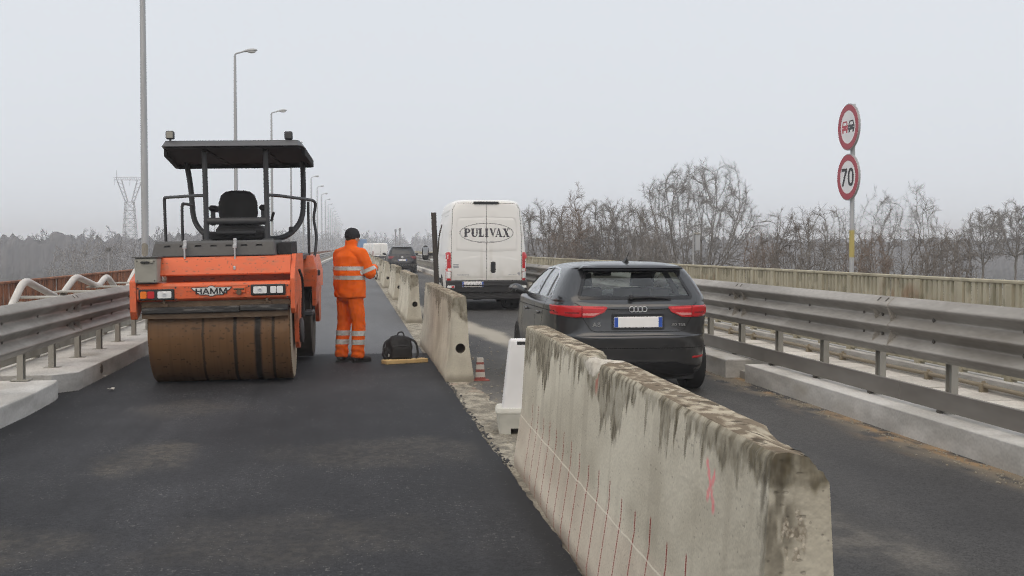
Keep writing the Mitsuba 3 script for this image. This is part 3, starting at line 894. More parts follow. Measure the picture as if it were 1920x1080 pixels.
# street lamps on the left edge
XL, LS, L0 = -5.0, 22.015, 29.2
mat('lamp_head_skin', (0.42, 0.43, 0.44), 0.5)
mat('lamp_glass', (0.62, 0.63, 0.64), 0.25)
mat('cover_skin', (0.24, 0.22, 0.185), 0.7)
pole = lathe([(0, 0), (0.088, 0), (0.088, 0.02), (0.083, 3.0), (0.064, 7.0), (0.048, 8.85), (0, 8.85)], 14)
base = lathe([(0, -1.3), (0.12, -1.3), (0.12, 0.0), (0.092, 0.001), (0, 0.002)], 14)
arm = tube(bend([(0, 0, 8.75), (0, 0, 8.92), (0.10, 0, 8.965), (0.34, 0, 9.03)], 0.10, 5), 0.034, 8)
head_r = []
for s, w, h, z in ((0.28, 0.03, 0.03, 9.015), (0.36, 0.055, 0.05, 9.035), (0.50, 0.10, 0.075, 9.065), (0.66, 0.135, 0.095, 9.085), (0.80, 0.13, 0.085, 9.095), (0.90, 0.085, 0.055, 9.10), (0.935, 0.02, 0.02, 9.10)):
    a = np.arange(14) * 2 * np.pi / 14
    head_r.append(np.c_[np.full(14, s), w * np.cos(a), z + h * np.sin(a) * np.where(np.sin(a) < 0, 0.55, 1.0)])
head = loft(np.array(head_r)[:, ::1])
bowl_r = []
for s, w, h in ((0.50, 0.03, 0.02), (0.57, 0.09, 0.055), (0.68, 0.115, 0.075), (0.80, 0.10, 0.06), (0.87, 0.03, 0.02)):
    a = np.arange(12) * 2 * np.pi / 12
    bowl_r.append(np.c_[np.full(12, s), w * np.cos(a), 9.045 + h * np.sin(a)])
bowl = loft(np.array(bowl_r))
LP = {n: mikit.ply(m, b, 50) for n, m, b in (('pole', pole, 'pole_galv'), ('base', base, 'cover_skin'), ('arm', arm, 'pole_galv'), ('head', head, 'lamp_head_skin'), ('glass', bowl, 'lamp_glass'))}
for i in range(20):
    lab = ['tall street lamp left of the roller, cut off by the picture top', 'nearest street lamp whose head shows, left of the roller canopy post',
           'street lamp with the second highest head, rising over the roller canopy', 'street lamp whose pole shows between the roller posts, its head hidden by the canopy'][i] if i < 4 else \
        (['fifth', 'sixth', 'seventh', 'eighth', 'ninth', 'tenth'][i - 4] + ' street lamp of the row, counted from the camera' if i < 10 else 'far street lamp close to the vanishing point of the row')
    g = None if i < 4 else ('street lamps in the middle of the row' if i < 10 else 'far street lamps at the end of the row')
    k = thing('street_lamp', lab, 'street lamp', g)
    tw = T().translate([XL, L0 + LS * i, 0.85])
    for n in ('pole', 'base', 'arm', 'head', 'glass') if i < 10 else ('pole', 'arm', 'head'):
        put(n, LP[n], k, tw)
    if i == 0:
        c = add('inspection_door', patch(rrect(-0.075, 0.075, 0.50, 0.82, 0.07), pole, 1, 1, 0.012, 0.03, 0.04), 'cover_skin', k, tw=tw, label='small rounded inspection door low on the pole')

# the road sign: a post with two round plates turned parallel to the road
YS, XS = 14.45, 6.365
k = thing('road_sign', 'sign post with a no overtaking plate above a 70 limit plate', 'road sign')
mat('sign_white', proc(lambda p, n, uv: mix((0.70, 0.70, 0.71), (0.78, 0.78, 0.79), fbm(p.x * 4, p.y * 4, p.z * 6, 3))), 0.35)
mat('sign_red', (0.36, 0.035, 0.055), 0.35)
mat('sign_black', (0.02, 0.02, 0.022), 0.4)
mat('sign_car_red', (0.42, 0.04, 0.06), 0.35)
mat('sign_back', (0.38, 0.38, 0.385), 0.5, 0.3)
mat('tape_yellow', (0.42, 0.35, 0.12), 0.6)
add('post', lathe([(0, 0.2), (0.030, 0.2), (0.030, 3.40), (0, 3.40)], 14), 'pole_galv', k, smooth=50, tw=T().translate([XS, YS, 0]))
add('yellow_tape', lathe([(0.0305, 1.43), (0.033, 1.43), (0.033, 1.78), (0.0305, 1.78)], 14), 'tape_yellow', k, smooth=50, tw=T().translate([XS, YS, 0]))


def disc(r, y0, y1, n=48):
    return lathe([(0, y0), (r, y0), (r, y1), (0, y1)], n, 'y')


def ringm(r0, r1, y0, y1, n=48):
    a = np.arange(n) * 2 * np.pi / n
    return prism(Point(0, 0).buffer(r1, quad_segs=12).difference(Point(0, 0).buffer(r0, quad_segs=12)), y0, y1)


def flat_text(text, h, bold=True, squeeze=1.0):
    """lettering standing in the xz plane, facing -y, centred"""
    m = meshkit.text_mesh(text, h, 0.004, bold)
    v = m.vertices - [(m.bounds[0, 0] + m.bounds[1, 0]) / 2, (m.bounds[0, 1] + m.bounds[1, 1]) / 2, 0]
    v = v * [squeeze, 1, 1]
    return mesh_of(np.stack([v[:, 0], -v[:, 2], v[:, 1]], 1), m.faces)


def sign_car(dx):
    """rear view of a car as in the no-overtaking symbol"""
    body = unary_union([sbox(-0.062, 0.0, 0.062, 0.036).buffer(0.008), Polygon([(-0.058, 0.035), (0.058, 0.035), (0.040, 0.082), (-0.040, 0.082)]).buffer(0.006), sbox(-0.058, -0.034, -0.030, 0.0), sbox(0.030, -0.034, 0.058, 0.0)])
    win = Polygon([(-0.043, 0.044), (0.043, 0.044), (0.032, 0.075), (-0.032, 0.075)])
    lights = unary_union([sbox(-0.056, 0.012, -0.036, 0.024), sbox(0.036, 0.012, 0.056, 0.024)])
    return shapely.affinity.translate(shapely.affinity.scale(body.difference(win).difference(lights), 1.25, 1.25, origin=(0, 0)), dx, -0.03)


import shapely.affinity
for zc, what, rz in ((3.105, 'overtake', -88.0), (2.462, 'limit', -87.0)):
    tw = T().translate([XS, YS, zc]).rotate([0, 0, 1], rz)
    p = add('plate' if what == 'limit' else 'plate', disc(0.300, -0.062, -0.040), 'sign_back', k, smooth=40, tw=tw, label='round no overtaking plate' if what == 'overtake' else 'round speed limit plate')
    add('face', disc(0.288, -0.066, -0.0621), 'sign_white', p, tw=tw)
    add('red_ring', ringm(0.212, 0.289, -0.0695, -0.0664), 'sign_red', p, tw=tw)
    add('clamp', cat_(bx(-0.05, 0.05, -0.042, 0.034, -0.12, -0.09), bx(-0.05, 0.05, -0.042, 0.034, 0.09, 0.12)), 'sign_back', p, tw=tw)
    if what == 'limit':
        t = flat_text('70', 0.215, True, 0.95)
        t.apply_translation([0, -0.0665, 0])
        add('number', t, 'sign_black', p, tw=tw)
    else:
        add('red_car', prism(sign_car(-0.092), -0.0685, -0.0662), 'sign_car_red', p, tw=tw)
        add('black_car', prism(sign_car(0.092), -0.0685, -0.0662), 'sign_black', p, tw=tw)

# small box on a thin stake beyond the right fence
k = thing('marker_post', 'thin stake with a small grey box in front of the big tree', 'marker post')
add('stake', lathe([(0, -3), (0.03, -3), (0.03, 2.05), (0, 2.05)], 8).apply_translation([11.25, 38.2, 0]), 'sign_back', k)
add('box', bx(11.30, 11.46, 38.1, 38.26, 1.45, 2.0, 0.02), 'pole_galv', k)
add('lid', bx(11.28, 11.48, 38.08, 38.28, 2.001, 2.06, 0.015), 'galv_post', k)

# the plain dark post leaning from the second barrier
k = thing('dark_post', 'dark upright steel post on a concrete barrier, left of the white van', 'post')
mat('post_dark', (0.055, 0.048, 0.042), 0.7)
add('bar', tube([(1.29, 18.6, 0.93), (1.24, 18.6, 2.11)], 0.043, 8), 'post_dark', k)
add('side_rod', tube(curve([(1.27, 18.6, 1.25), (1.31, 18.58, 1.5), (1.325, 18.57, 1.72), (1.37, 18.56, 1.92)], 4), 0.010, 6), 'post_dark', k)
# ------------------------------------------------------------------ bare winter trees
def bark_col(p, n, uv):
    return mix((0.115, 0.100, 0.088), (0.190, 0.170, 0.150), fbm(p.x * 3, p.y * 3, p.z * 1.2, 3))


mat('bark', proc(bark_col), 0.95, spec=0.2)
mat('twigs', (0.165, 0.145, 0.130), 0.95, spec=0.2)
mat('twigs_grey', (0.195, 0.180, 0.168), 0.95, spec=0.2)
mat('twigs_brown', (0.190, 0.148, 0.122), 0.95, spec=0.2)
mat('twigs_far', (0.085, 0.066, 0.056), 0.95, spec=0.2)
mat('forest_skin', proc(lambda p, n, uv: mix((0.040, 0.038, 0.046), (0.078, 0.072, 0.076), smoothstep(0.25, 0.75, fbm(p.x * 0.55, p.z * 0.07, 1.0, 3)) * (0.6 + 0.4 * noise(p.x * 2.6, p.z * 0.25)))), 0.95, spec=0.2)


def seg_mesh(s, sides):
    """s: rows of x0 y0 z0 x1 y1 z1 r0 r1 -> one mesh of open tapered prisms"""
    s = np.asarray(s, float)
    a, b, r0, r1 = s[:, :3], s[:, 3:6], s[:, 6], s[:, 7]
    t = b - a
    t /= np.linalg.norm(t, axis=1, keepdims=True) + 1e-9
    u = np.cross(t, np.where(np.abs(t[:, 2:]) < 0.9, [0, 0, 1.0], [1.0, 0, 0]))
    u /= np.linalg.norm(u, axis=1, keepdims=True) + 1e-9
    w = np.cross(t, u)
    ang = np.arange(sides) * 2 * np.pi / sides
    o = np.cos(ang)[None, :, None] * u[:, None] + np.sin(ang)[None, :, None] * w[:, None]
    v = np.concatenate([a[:, None] + o * r0[:, None, None], b[:, None] + o * r1[:, None, None]], 1)
    j = np.arange(sides)
    k = (j + 1) % sides
    f = np.vstack([np.stack([j, k, sides + k], 1), np.stack([j, sides + k, sides + j], 1)])
    f = (f[None] + (np.arange(len(s)) * 2 * sides)[:, None, None]).reshape(-1, 3)
    return v.reshape(-1, 3), f


from scipy.spatial import cKDTree


def grow2(r, h, w, twig=0.012, n=900, stems=5, fork=0.05, lo=0.12, shape=0.5, shell=0.6, D=0.045, kill=2.0, jit=0.22, trop=0.10, twigs=3, tl=0.055, r0=None, pw=2.3, base=0.03, mom=0.45, out_=0.45, tilt=(0.22, 0.22)):
    """bare tree by space colonisation: limbs grow towards points spread in the crown, so that they fill it evenly.
    Returns (limbs, twigs), rows x0 y0 z0 x1 y1 z1 r0 r1; h, w: height and crown width; shape: height of the widest place"""
    u = r.normal(size=(n * 3, 3))
    u /= np.linalg.norm(u, axis=1, keepdims=True)
    u *= (r.random((len(u), 1)) ** (1 / 3)) * (1 - shell) + shell * r.random((len(u), 1)) ** (1 / 7)
    zc = lo + (1 - lo) * shape
    z = zc + np.where(u[:, 2] > 0, u[:, 2] * (1 - zc), u[:, 2] * (zc - lo))
    lump = 1 + 0.30 * (meshkit.fbm(u * 2.1 + r.random(3) * 9, 3, 1) - 0.5) * 2
    A = np.c_[u[:, 0] * w / 2, u[:, 1] * w / 2, (z - 0.0) * h] * np.c_[lump, lump, 0.72 + 0.28 * lump]
    A = A[A[:, 2] > lo * h * 0.8][:n]
    D = D * h
    nodes, par = [], []
    for s in range(stems):                       # the trunk, or the stems that leave the ground together
        a = 2.4 * s + r.random()
        p = np.array([math.cos(a), math.sin(a), 0]) * base * h * (stems > 1)
        nodes.append(p - [0, 0, 0.06 * h])
        par.append(-1)
        ti = tilt[0] + (tilt[1] - tilt[0]) * s / max(stems - 1, 1)
        d = np.array([math.cos(a) * ti, math.sin(a) * ti, 1.0]) if stems > 1 else np.array([0.02, 0, 1.0])
        for i in range(max(1, int(fork * h / D))):
            nodes.append(nodes[-1] + d / np.linalg.norm(d) * D + 0.1 * D * r.normal(size=3))
            par.append(len(nodes) - 2)
    nodes, par = np.array(nodes), np.array(par)
    alive = np.ones(len(A), bool)
    nk = np.zeros(len(nodes), int)
    for it in range(160):
        if not alive.any():
            break
        dist, idx = cKDTree(nodes).query(A[alive])
        if dist.min() > 12 * D and it > 80:
            break
        v = A[alive] - nodes[idx]
        v /= np.linalg.norm(v, axis=1, keepdims=True) + 1e-9
        acc = np.zeros_like(nodes)
        np.add.at(acc, idx, v)
        grow_ = np.unique(idx)
        grow_ = grow_[nk[grow_] < 3]
        if len(grow_) == 0:
            break
        d = acc[grow_]
        d /= np.linalg.norm(d, axis=1, keepdims=True) + 1e-9
        has = par[grow_] >= 0
        prev = np.where(has[:, None], nodes[grow_] - nodes[np.maximum(par[grow_], 0)], [0, 0, D]) / D
        away = nodes[grow_] - [0, 0, 0.06 * h]
        away /= np.linalg.norm(away, axis=1, keepdims=True) + 1e-9
        d = (1 - mom) * d + mom * prev + out_ * away + jit * r.normal(size=d.shape) + [0, 0, trop]
        d /= np.linalg.norm(d, axis=1, keepdims=True) + 1e-9
        new = nodes[grow_] + d * D
        nk[grow_] += 1
        nodes = np.vstack([nodes, new])
        par = np.concatenate([par, grow_])
        nk = np.concatenate([nk, np.zeros(len(grow_), int)])
        dist, _ = cKDTree(new).query(A)
        alive &= dist > kill * D
    m = len(nodes)
    load = np.zeros(m)
    kids = np.bincount(par[par >= 0], minlength=m)
    load[kids == 0] = twig ** pw
    for i in range(m - 1, -1, -1):
        if par[i] >= 0:
            load[par[i]] += load[i]
    rad = np.maximum(load, twig ** pw) ** (1 / pw)
    if r0:
        rad = np.minimum(rad, r0)
    q = np.nonzero(par >= 0)[0]
    root = np.arange(m)
    for i in range(m):
        if par[i] >= 0:
            root[i] = root[par[i]]
    limbs = np.c_[nodes[par[q]], nodes[q], np.minimum(rad[par[q]], rad[q] * 1.35), rad[q], root[q]]
    thin = np.nonzero((rad < twig * 2.6) & (par >= 0))[0]
    tw = []
    for _ in range(twigs):
        b = thin[r.random(len(thin)) < 0.85]
        d0 = nodes[b] - nodes[par[b]]
        d0 /= np.linalg.norm(d0, axis=1, keepdims=True) + 1e-9
        d = d0 + 0.75 * r.normal(size=d0.shape) + [0, 0, 0.15]
        d /= np.linalg.norm(d, axis=1, keepdims=True)
        p1 = nodes[b] + d * tl * h * (0.4 + 0.8 * r.random((len(b), 1)))
        tw.append(np.c_[nodes[b], p1, np.full(len(b), twig * 0.85), np.full(len(b), twig * 0.6)])
        d = d + 0.6 * r.normal(size=d.shape)
        d /= np.linalg.norm(d, axis=1, keepdims=True)
        mid = nodes[b] * 0.45 + p1 * 0.55
        tw.append(np.c_[mid, mid + d * tl * h * (0.3 + 0.5 * r.random((len(b), 1))), np.full(len(b), twig * 0.75), np.full(len(b), twig * 0.55)])
    return limbs, np.vstack(tw)


def plant(name, label, px, d, top_px, wpx, seed, style, twig_mat='twigs', group=None, cat='tree', lean=0.0):
    """a tree whose axis is seen px (1920 scale) at distance d along the road, its top at height top_px, its crown wpx wide"""
    s = (px - 960) / 2200.0
    dirx = fwd[0] + math.cos(YAW) * s
    diry = fwd[1] - math.sin(YAW) * s
    x = d * dirx / diry
    base = float(land(x, d))
    h = EYE + (465 - top_px) / 2200.0 * d - base
    w = wpx / 2200.0 * d
    r = np.random.default_rng(seed)
    limbs, tw = grow2(r, h, w, twig=0.0090 * d / 70 * style.pop('tw', 1.0), **style)
    k = thing(name, label, cat, group)
    loc = np.array([x, d, base])
    thick = limbs[:, 7] > 0.42 * limbs[:, 7].max()
    stems = np.unique(limbs[thick, 8])
    for q in stems:
        v, f = seg_mesh(limbs[thick & (limbs[:, 8] == q)], 7)
        add('trunk' if len(stems) == 1 else 'stem', mesh_of(v + loc, f), 'bark', k, smooth=True)
    v1, f1 = seg_mesh(limbs[~thick], 4)
    v2, f2 = seg_mesh(tw, 3)
    add('crown', mesh_of(np.vstack([v1, v2]) + loc, np.vstack([f1, f2 + len(v1)])), twig_mat, k)


fan = lambda **k: dict(dict(stems=8, n=1800, shape=0.40, lo=0.20, D=0.022, r0=0.10, shell=0.2, jit=0.07, mom=0.40, pw=2.4, twigs=3, tl=0.05, tilt=(0.05, 1.2), fork=0.14, out_=0.55, trop=0.0), **k)
spike = lambda **k: dict(dict(stems=1, n=1000, shape=0.2, lo=0.05, fork=0.80, D=0.022, r0=0.10, shell=0.3, jit=0.10, twigs=4, out_=0.0, trop=0.2), **k)
oak = lambda **k: dict(dict(stems=4, n=1000, shape=0.50, D=0.027, r0=0.09, shell=0.2, jit=0.12, twigs=4, pw=2.2, tilt=(0.05, 0.9), fork=0.14, out_=0.5, trop=0.04), **k)
bush = lambda **k: dict(dict(stems=6, n=1150, shape=0.50, D=0.026, r0=0.07, shell=0.2, jit=0.10, twigs=4, pw=2.2, tilt=(0.05, 0.9), fork=0.14, out_=0.5, trop=0.04), **k)
gnarl = lambda **k: dict(dict(stems=7, n=1500, shape=0.42, lo=0.2, D=0.028, r0=0.11, jit=0.20, twigs=3, shell=0.2, pw=2.0, tilt=(0.05, 1.4), fork=0.15, out_=0.5, trop=0.04), **k)
slim = lambda **k: dict(dict(stems=1, n=1200, shape=0.6, lo=0.35, fork=0.35, D=0.025, r0=0.09, shell=0.2, jit=0.12, twigs=4, out_=0.3), **k)

plant('bare_tree', 'large bare tree with a wide rounded fan-shaped crown, the biggest of all', 1303, 74, 302, 240, 101, fan(), 'twigs_grey')
plant('bare_tree', 'narrow upright bare tree like a spike rising from the thicket right of the white van', 1078, 66, 343, 62, 102, spike(), 'twigs_brown')
plant('bare_tree', 'bare bushy tree directly right of the white van', 1018, 60, 376, 120, 103, oak(), 'twigs')
plant('bare_tree', 'brown bare thicket tree under the spike-shaped tree', 1072, 70, 388, 110, 104, bush(stems=10), 'twigs_brown')
plant('bare_tree', 'round bare tree just right of the spike-shaped tree', 1130, 68, 376, 118, 105, bush(), 'twigs_grey')
plant('bare_tree', 'round bare tree touching the left flank of the big fan-shaped tree', 1183, 66, 374, 118, 106, oak(), 'twigs')
plant('bare_shrub', 'low bare brown shrub in the gap right of the big fan-shaped tree', 1428, 58, 430, 80, 107, bush(), 'twigs_brown', cat='shrub')
plant('bare_tree', 'bare many-stemmed tree left of the road sign, the left of two', 1492, 50, 390, 150, 108, bush(stems=9), 'twigs')
plant('bare_tree', 'bare many-stemmed tree just left of the road sign post', 1560, 46, 384, 130, 109, gnarl(n=1000), 'twigs_grey')
plant('bare_tree', 'gnarled dark bare tree right of the road sign, with spreading heavy limbs', 1690, 44, 360, 230, 110, gnarl(), 'twigs')
plant('bare_shrub', 'low bare shrub at the foot of the gnarled tree, to its left', 1628, 40, 430, 110, 111, bush(stems=8, n=800), 'twigs_brown', cat='shrub')
plant('bare_tree', 'slim hazy bare tree near the right edge, the left of two', 1843, 88, 393, 92, 112, slim(), 'twigs_grey')
plant('bare_tree', 'slim hazy bare tree at the right edge of the picture', 1905, 92, 378, 100, 113, slim(), 'twigs_grey')
plant('bare_shrub', 'low bare shrub between the gnarled tree and the slim hazy trees', 1775, 58, 432, 110, 114, bush(stems=9), 'twigs', cat='shrub')
plant('bare_shrub', 'low bare shrub in front of the left flank of the big fan-shaped tree', 1215, 52, 438, 110, 115, bush(), 'twigs_grey', cat='shrub')
plant('bare_tree', 'hazy brownish bare tree left of the road roller, the right of three', 232, 290, 447, 66, 116, bush(n=300, twigs=1, tl=0.10, D=0.035, tw=1.5), 'twigs_far')
plant('bare_tree', 'hazy brownish bare tree left of the road roller, the middle of three', 180, 285, 445, 78, 117, fan(n=350, twigs=1, tl=0.10, D=0.035, tw=1.5), 'twigs_far')
plant('bare_tree', 'hazy brownish bare tree left of the road roller, the left of three', 128, 295, 456, 66, 118, bush(n=300, twigs=1, tl=0.10, D=0.035, tw=1.5), 'twigs_far')
plant('bare_tree', 'small bare tree seen through the legs of the roller canopy', 536, 210, 437, 42, 119, oak(n=700), 'twigs')

# far-off wood: a mass of small trees in the haze, one object
def far_tree(seed, stems):
    r = np.random.default_rng(seed)
    limbs, tw = grow2(r, 15.0, 8.5, twig=0.085, n=420, stems=stems, shape=0.55, D=0.05, r0=0.22, shell=0.3, jit=0.18, twigs=3, tl=0.07, lo=0.05, out_=0.2)
    v1, f1 = seg_mesh(limbs, 3)
    v2, f2 = seg_mesh(tw, 3)
    return mesh_of(np.vstack([v1, v2]), np.vstack([f1, f2 + len(v1)]))


for i in range(4):
    scene[f'wood_shape_{i}'] = {'type': 'shapegroup', 'tree': mikit.ply(far_tree(200 + i, 2 + i % 3), 'forest_skin')}
used.add('distant_wood')
tag('distant_wood', 'hazy distant wood of bare trees along the whole horizon', 'wood', None, 'stuff')
r = np.random.default_rng(77)
cnt = 0
for row in range(6):
    for ang in np.arange(-0.40, 0.70, 0.0055):
        a = ang + 0.006 * r.normal()
        # the wood comes closer on the left, keeps off the bridge line
        d = 430 + 26 * row + 30 * meshkit.fbm(np.array([a * 9, row * 0.0, 2.0]), 3, 4) + 6 * r.normal()
        if a < -0.12:
            d -= 40
        if -0.055 < a < 0.11:
            d += 310
        if 0.11 <= a < 0.5:
            d += 40 + 60 * math.sin(a * 7)
        x, y = d * math.sin(a), d * math.cos(a)
        if a < -0.10 and row not in (1, 4):
            continue
        if -14 < x < 16 and y < 660:
            continue
        hs = (0.93 + 0.20 * r.normal() * 0.5 + 0.55 * (meshkit.fbm(np.array([a * 16, 3.0, 1.0]), 3, 9) - 0.5)) * (1.0 if a < 0.11 else 0.95)
        if -0.055 < a < 0.11:
            hs *= 1.35
        cnt += 1
        scene[f'distant_wood__{cnt:03d}'] = {'type': 'instance', 'g': {'type': 'ref', 'id': f'wood_shape_{r.integers(4)}'},
                                             'to_world': T().translate([x, y, float(land(x, y)) - 0.4]).rotate([0, 0, 1], float(r.random() * 360)).scale([1.0, 1.0, 1.23 * float(hs)])}

# brushwood under the wood so that it stands on something
vs = []
gxx = np.linspace(-0.5, 0.8, 900)
rows = []
for lift, back in ((0, -6), (14.5, -2), (17.4, 8), (17.8, 60), (0, 140)):
    dd = np.where((gxx > -0.055) & (gxx < 0.11), 740.0, np.where(gxx < -0.12, 390.0, 440.0)) + back
    hh = 0.76 + 0.40 * meshkit.fbm(np.c_[gxx * 160, gxx * 0 + back, gxx * 0], 4, 5) + 0.25 * (meshkit.fbm(np.c_[gxx * 16, gxx * 0 + 3, gxx * 0 + 1], 3, 9) - 0.5)
    rows.append(np.c_[dd * np.sin(gxx), dd * np.cos(gxx), land(dd * np.sin(gxx), dd * np.cos(gxx)) - 0.6 + lift * hh])
add('brushwood', loft(np.array(rows).transpose(1, 0, 2), False), 'forest_skin', smooth=True, kind='stuff', cat='brushwood', label='hazy undergrowth filling the distant wood')

# power pylon far on the left
k = thing('power_pylon', 'hazy lattice power pylon beyond the street lamp on the far left', 'pylon')
mat('pylon_steel', (0.26, 0.26, 0.275), 0.7)
D = 330.0
s = (245 - 960) / 2200.0
PX = D * (fwd[0] + math.cos(YAW) * s) / (fwd[1] - math.sin(YAW) * s)
zz = lambda y: EYE + (465 - y) / 2200.0 * D
px = lambda p: (p - 245) / 2200.0 * D / 0.95
PL = float(land(PX, D)) - 0.5
bars, arms = [], []
Q = lambda a, b, r=0.085: [*a, *b, 0.62 * r, 0.62 * r]


def leg_at(z):
    t = (z - PL) / (zz(382) - PL)
    return (2.6 * (1 - t) + px(252) * t)


levels_ = np.linspace(PL, zz(382), 13)
for z0, z1 in zip(levels_[:-1], levels_[1:]):
    a, b = leg_at(z0), leg_at(z1)
    c0 = [np.array([PX + sx * a, D + sy * a, z0]) for sx, sy in ((-1, -1), (1, -1), (1, 1), (-1, 1))]
    c1 = [np.array([PX + sx * b, D + sy * b, z1]) for sx, sy in ((-1, -1), (1, -1), (1, 1), (-1, 1))]
    for i in range(4):
        bars += [Q(c0[i], c1[i], 0.11), Q(c0[i], c1[(i + 1) % 4]), Q(c0[(i + 1) % 4], c1[i]), Q(c1[i], c1[(i + 1) % 4])]
for sx in (-1, 1):                                # the fork and the beam it carries
    for sy in (-0.5, 0.5):
        arms += [Q([PX + sx * 0.5, D + sy, zz(382)], [PX + sx * px(258), D + sy * 0.7, zz(342)], 0.10), Q([PX + sx * 1.1, D + sy, zz(382)], [PX + sx * px(266), D + sy * 0.7, zz(342)], 0.10)]
    for t in np.arange(0, 1, 0.2):
        arms.append(Q([PX + sx * (0.5 + t * (px(258) - 0.5)), D, zz(382 - 40 * t)], [PX + sx * (1.1 + (t + 0.1) * (px(266) - 1.1)), D, zz(382 - 40 * (t + .1))]))
    arms.append(Q([PX + sx * px(266), D, zz(342)], [PX + sx * px(266.5), D, zz(325)], 0.09))
for y in (338, 342):
    arms.append(Q([PX - px(271), D, zz(y)], [PX + px(271), D, zz(y)], 0.10))
for t in np.linspace(-1, 1, 15):
    arms.append(Q([PX + t * px(271), D, zz(338)], [PX + (t + 0.06) * px(271), D, zz(342)], 0.07))
for t in (-0.95, 0.0, 0.95):
    arms.append(Q([PX + t * px(271), D, zz(342)], [PX + t * px(271), D, zz(352)], 0.07))
add('lattice_tower', mesh_of(*seg_mesh(bars, 4)), 'pylon_steel', k)
add('cross_arms', mesh_of(*seg_mesh(arms, 4)), 'pylon_steel', k)
# two thin far poles beside the road
for (pxx, ty, w, lab) in ((742, 430, 0.11, 'thin far pole above the dark suv, the left of two'), (750, 428, 0.13, 'thin far pole above the dark suv, the right of two')):
    d = 230.0
    s = (pxx - 960) / 2200.0
    x = d * (fwd[0] + math.cos(YAW) * s) / (fwd[1] - math.sin(YAW) * s)
    k = thing('far_pole', lab, 'pole')
    add('shaft', lathe([(0, -13.0), (w, -13.0), (w, EYE + (465 - ty) / 2200 * d), (0, EYE + (465 - ty) / 2200 * d)], 8).apply_translation([x, d, 0]), 'pylon_steel', k)
    add('cap', bx(x - 0.2, x + 0.2, d - 0.15, d + 0.15, EYE + (465 - ty) / 2200 * d - 0.5, EYE + (465 - ty) / 2200 * d + 0.02, 0.04), 'pylon_steel', k)
k = thing('far_lamp', 'dark lamp on a stake below the hazy trees on the far left', 'lamp')
s = (204 - 960) / 2200.0
x = 150 * (fwd[0] + math.cos(YAW) * s) / (fwd[1] - math.sin(YAW) * s)
add('shaft', lathe([(0, -13.0), (0.11, -13.0), (0.08, EYE - 0.4), (0, EYE - 0.4)], 8).apply_translation([x, 150, 0]), 'pylon_steel', k)
add('head', lathe([(0, EYE - 0.5), (0.34, EYE - 0.3), (0.30, EYE + 0.05), (0, EYE + 0.1)], 10).apply_translation([x, 150, 0]), 'post_dark', k)
# ------------------------------------------------------------------ the road roller
def orange_col(p, n, uv):
    m = fbm(p.x * 5, p.y * 5, p.z * 5, 4)
    c = mix((0.60, 0.100, 0.030), (0.72, 0.140, 0.045), m)
    g = smoothstep(0.52, 0.78, fbm(p.x * 11, p.y * 11, p.z * 16, 4))
    c = mix(c, (0.30, 0.15, 0.09), 0.40 * g)
    low = smoothstep(1.10, 0.55, p.z) * smoothstep(0.3, 0.7, fbm(p.x * 9, p.y * 9, p.z * 4, 3))
    c = mix(c, (0.15, 0.085, 0.05), 0.65 * low)
    ch = smoothstep(0.80, 0.86, noise(p.x * 45, p.y * 45, p.z * 45))
    return mix(c, (0.12, 0.07, 0.05), 0.6 * ch)


def drum_col(p, n, uv):
    x = (p.x + 1.49) * 1.05
    m = fbm(p.x * 3, p.y * 4, p.z * 4, 4)
    c = mix((0.155, 0.078, 0.034), (0.235, 0.125, 0.055), m)
    wob = 0.010 * (noise(p.z * 7, p.y * 7) - 0.5)
    for cx, w, s in ((-0.215, 0.020, 0.75), (0.155, 0.030, 0.90), (0.42, 0.055, 1.0), (0.60, 0.026, 0.85)):
        d = dr.abs(x - cx + wob)
        c = mix(c, (0.020, 0.015, 0.012), s * smoothstep(w, w * 0.35, d))
    streak = smoothstep(0.4, 0.8, noise(p.x * 60, p.z * 1.3))
    c = mix(c, (0.075, 0.042, 0.022), 0.20 * streak)
    speck = smoothstep(0.74, 0.86, noise(p.x * 34, p.y * 34, p.z * 34))
    return mix(c, (0.028, 0.020, 0.016), 0.5 * speck)


mat('roller_orange', proc(orange_col), 0.42, spec=0.45)
mat('drum_steel', proc(drum_col), 0.45, 0.25, 0.5)
mat('drum_rim', (0.36, 0.29, 0.21), 0.6)
mat('drum_dark', proc(lambda p, n, uv: mix((0.028, 0.024, 0.021), (0.075, 0.055, 0.038), fbm(p.x * 5, p.y * 6, p.z * 6, 4))), 0.6)
mat('hood_dark', proc(lambda p, n, uv: mix((0.062, 0.062, 0.064), (0.100, 0.098, 0.094), fbm(p.x * 7, p.y * 7, p.z * 7, 4))), 0.6)
mat('frame_dark', (0.045, 0.047, 0.052), 0.5)
mat('canopy_edge', (0.10, 0.105, 0.115), 0.55)
mat('canopy_under', (0.014, 0.014, 0.016), 0.85)
mat('seat_black', (0.014, 0.014, 0.015), 0.75)
mat('box_grey', proc(lambda p, n, uv: mix((0.25, 0.245, 0.215), (0.36, 0.35, 0.31), fbm(p.x * 9, p.y * 9, p.z * 9, 4))), 0.6)
mat('scraper_dark', proc(lambda p, n, uv: mix((0.022, 0.021, 0.021), (0.11, 0.105, 0.10), smoothstep(0.55, 0.8, fbm(p.x * 6, p.y * 9, p.z * 30, 4)))), 0.5)
mat('scraper_mud', proc(lambda p, n, uv: mix((0.07, 0.045, 0.03), (0.16, 0.11, 0.07), fbm(p.x * 14, p.y * 9, p.z * 14, 4))), 0.85)
mat('badge_silver', (0.62, 0.62, 0.61), 0.4, 0.1)

RR = thing('road_roller', 'orange tandem road roller with a dark canopy and a muddy brown front drum', 'road roller')
RT = T().translate([-1.495, 14.10, 0.0]).rotate([0, 0, 1], -0.8).rotate([0, 1, 0], -1.1).scale([0.955, 1.0, 1.0])


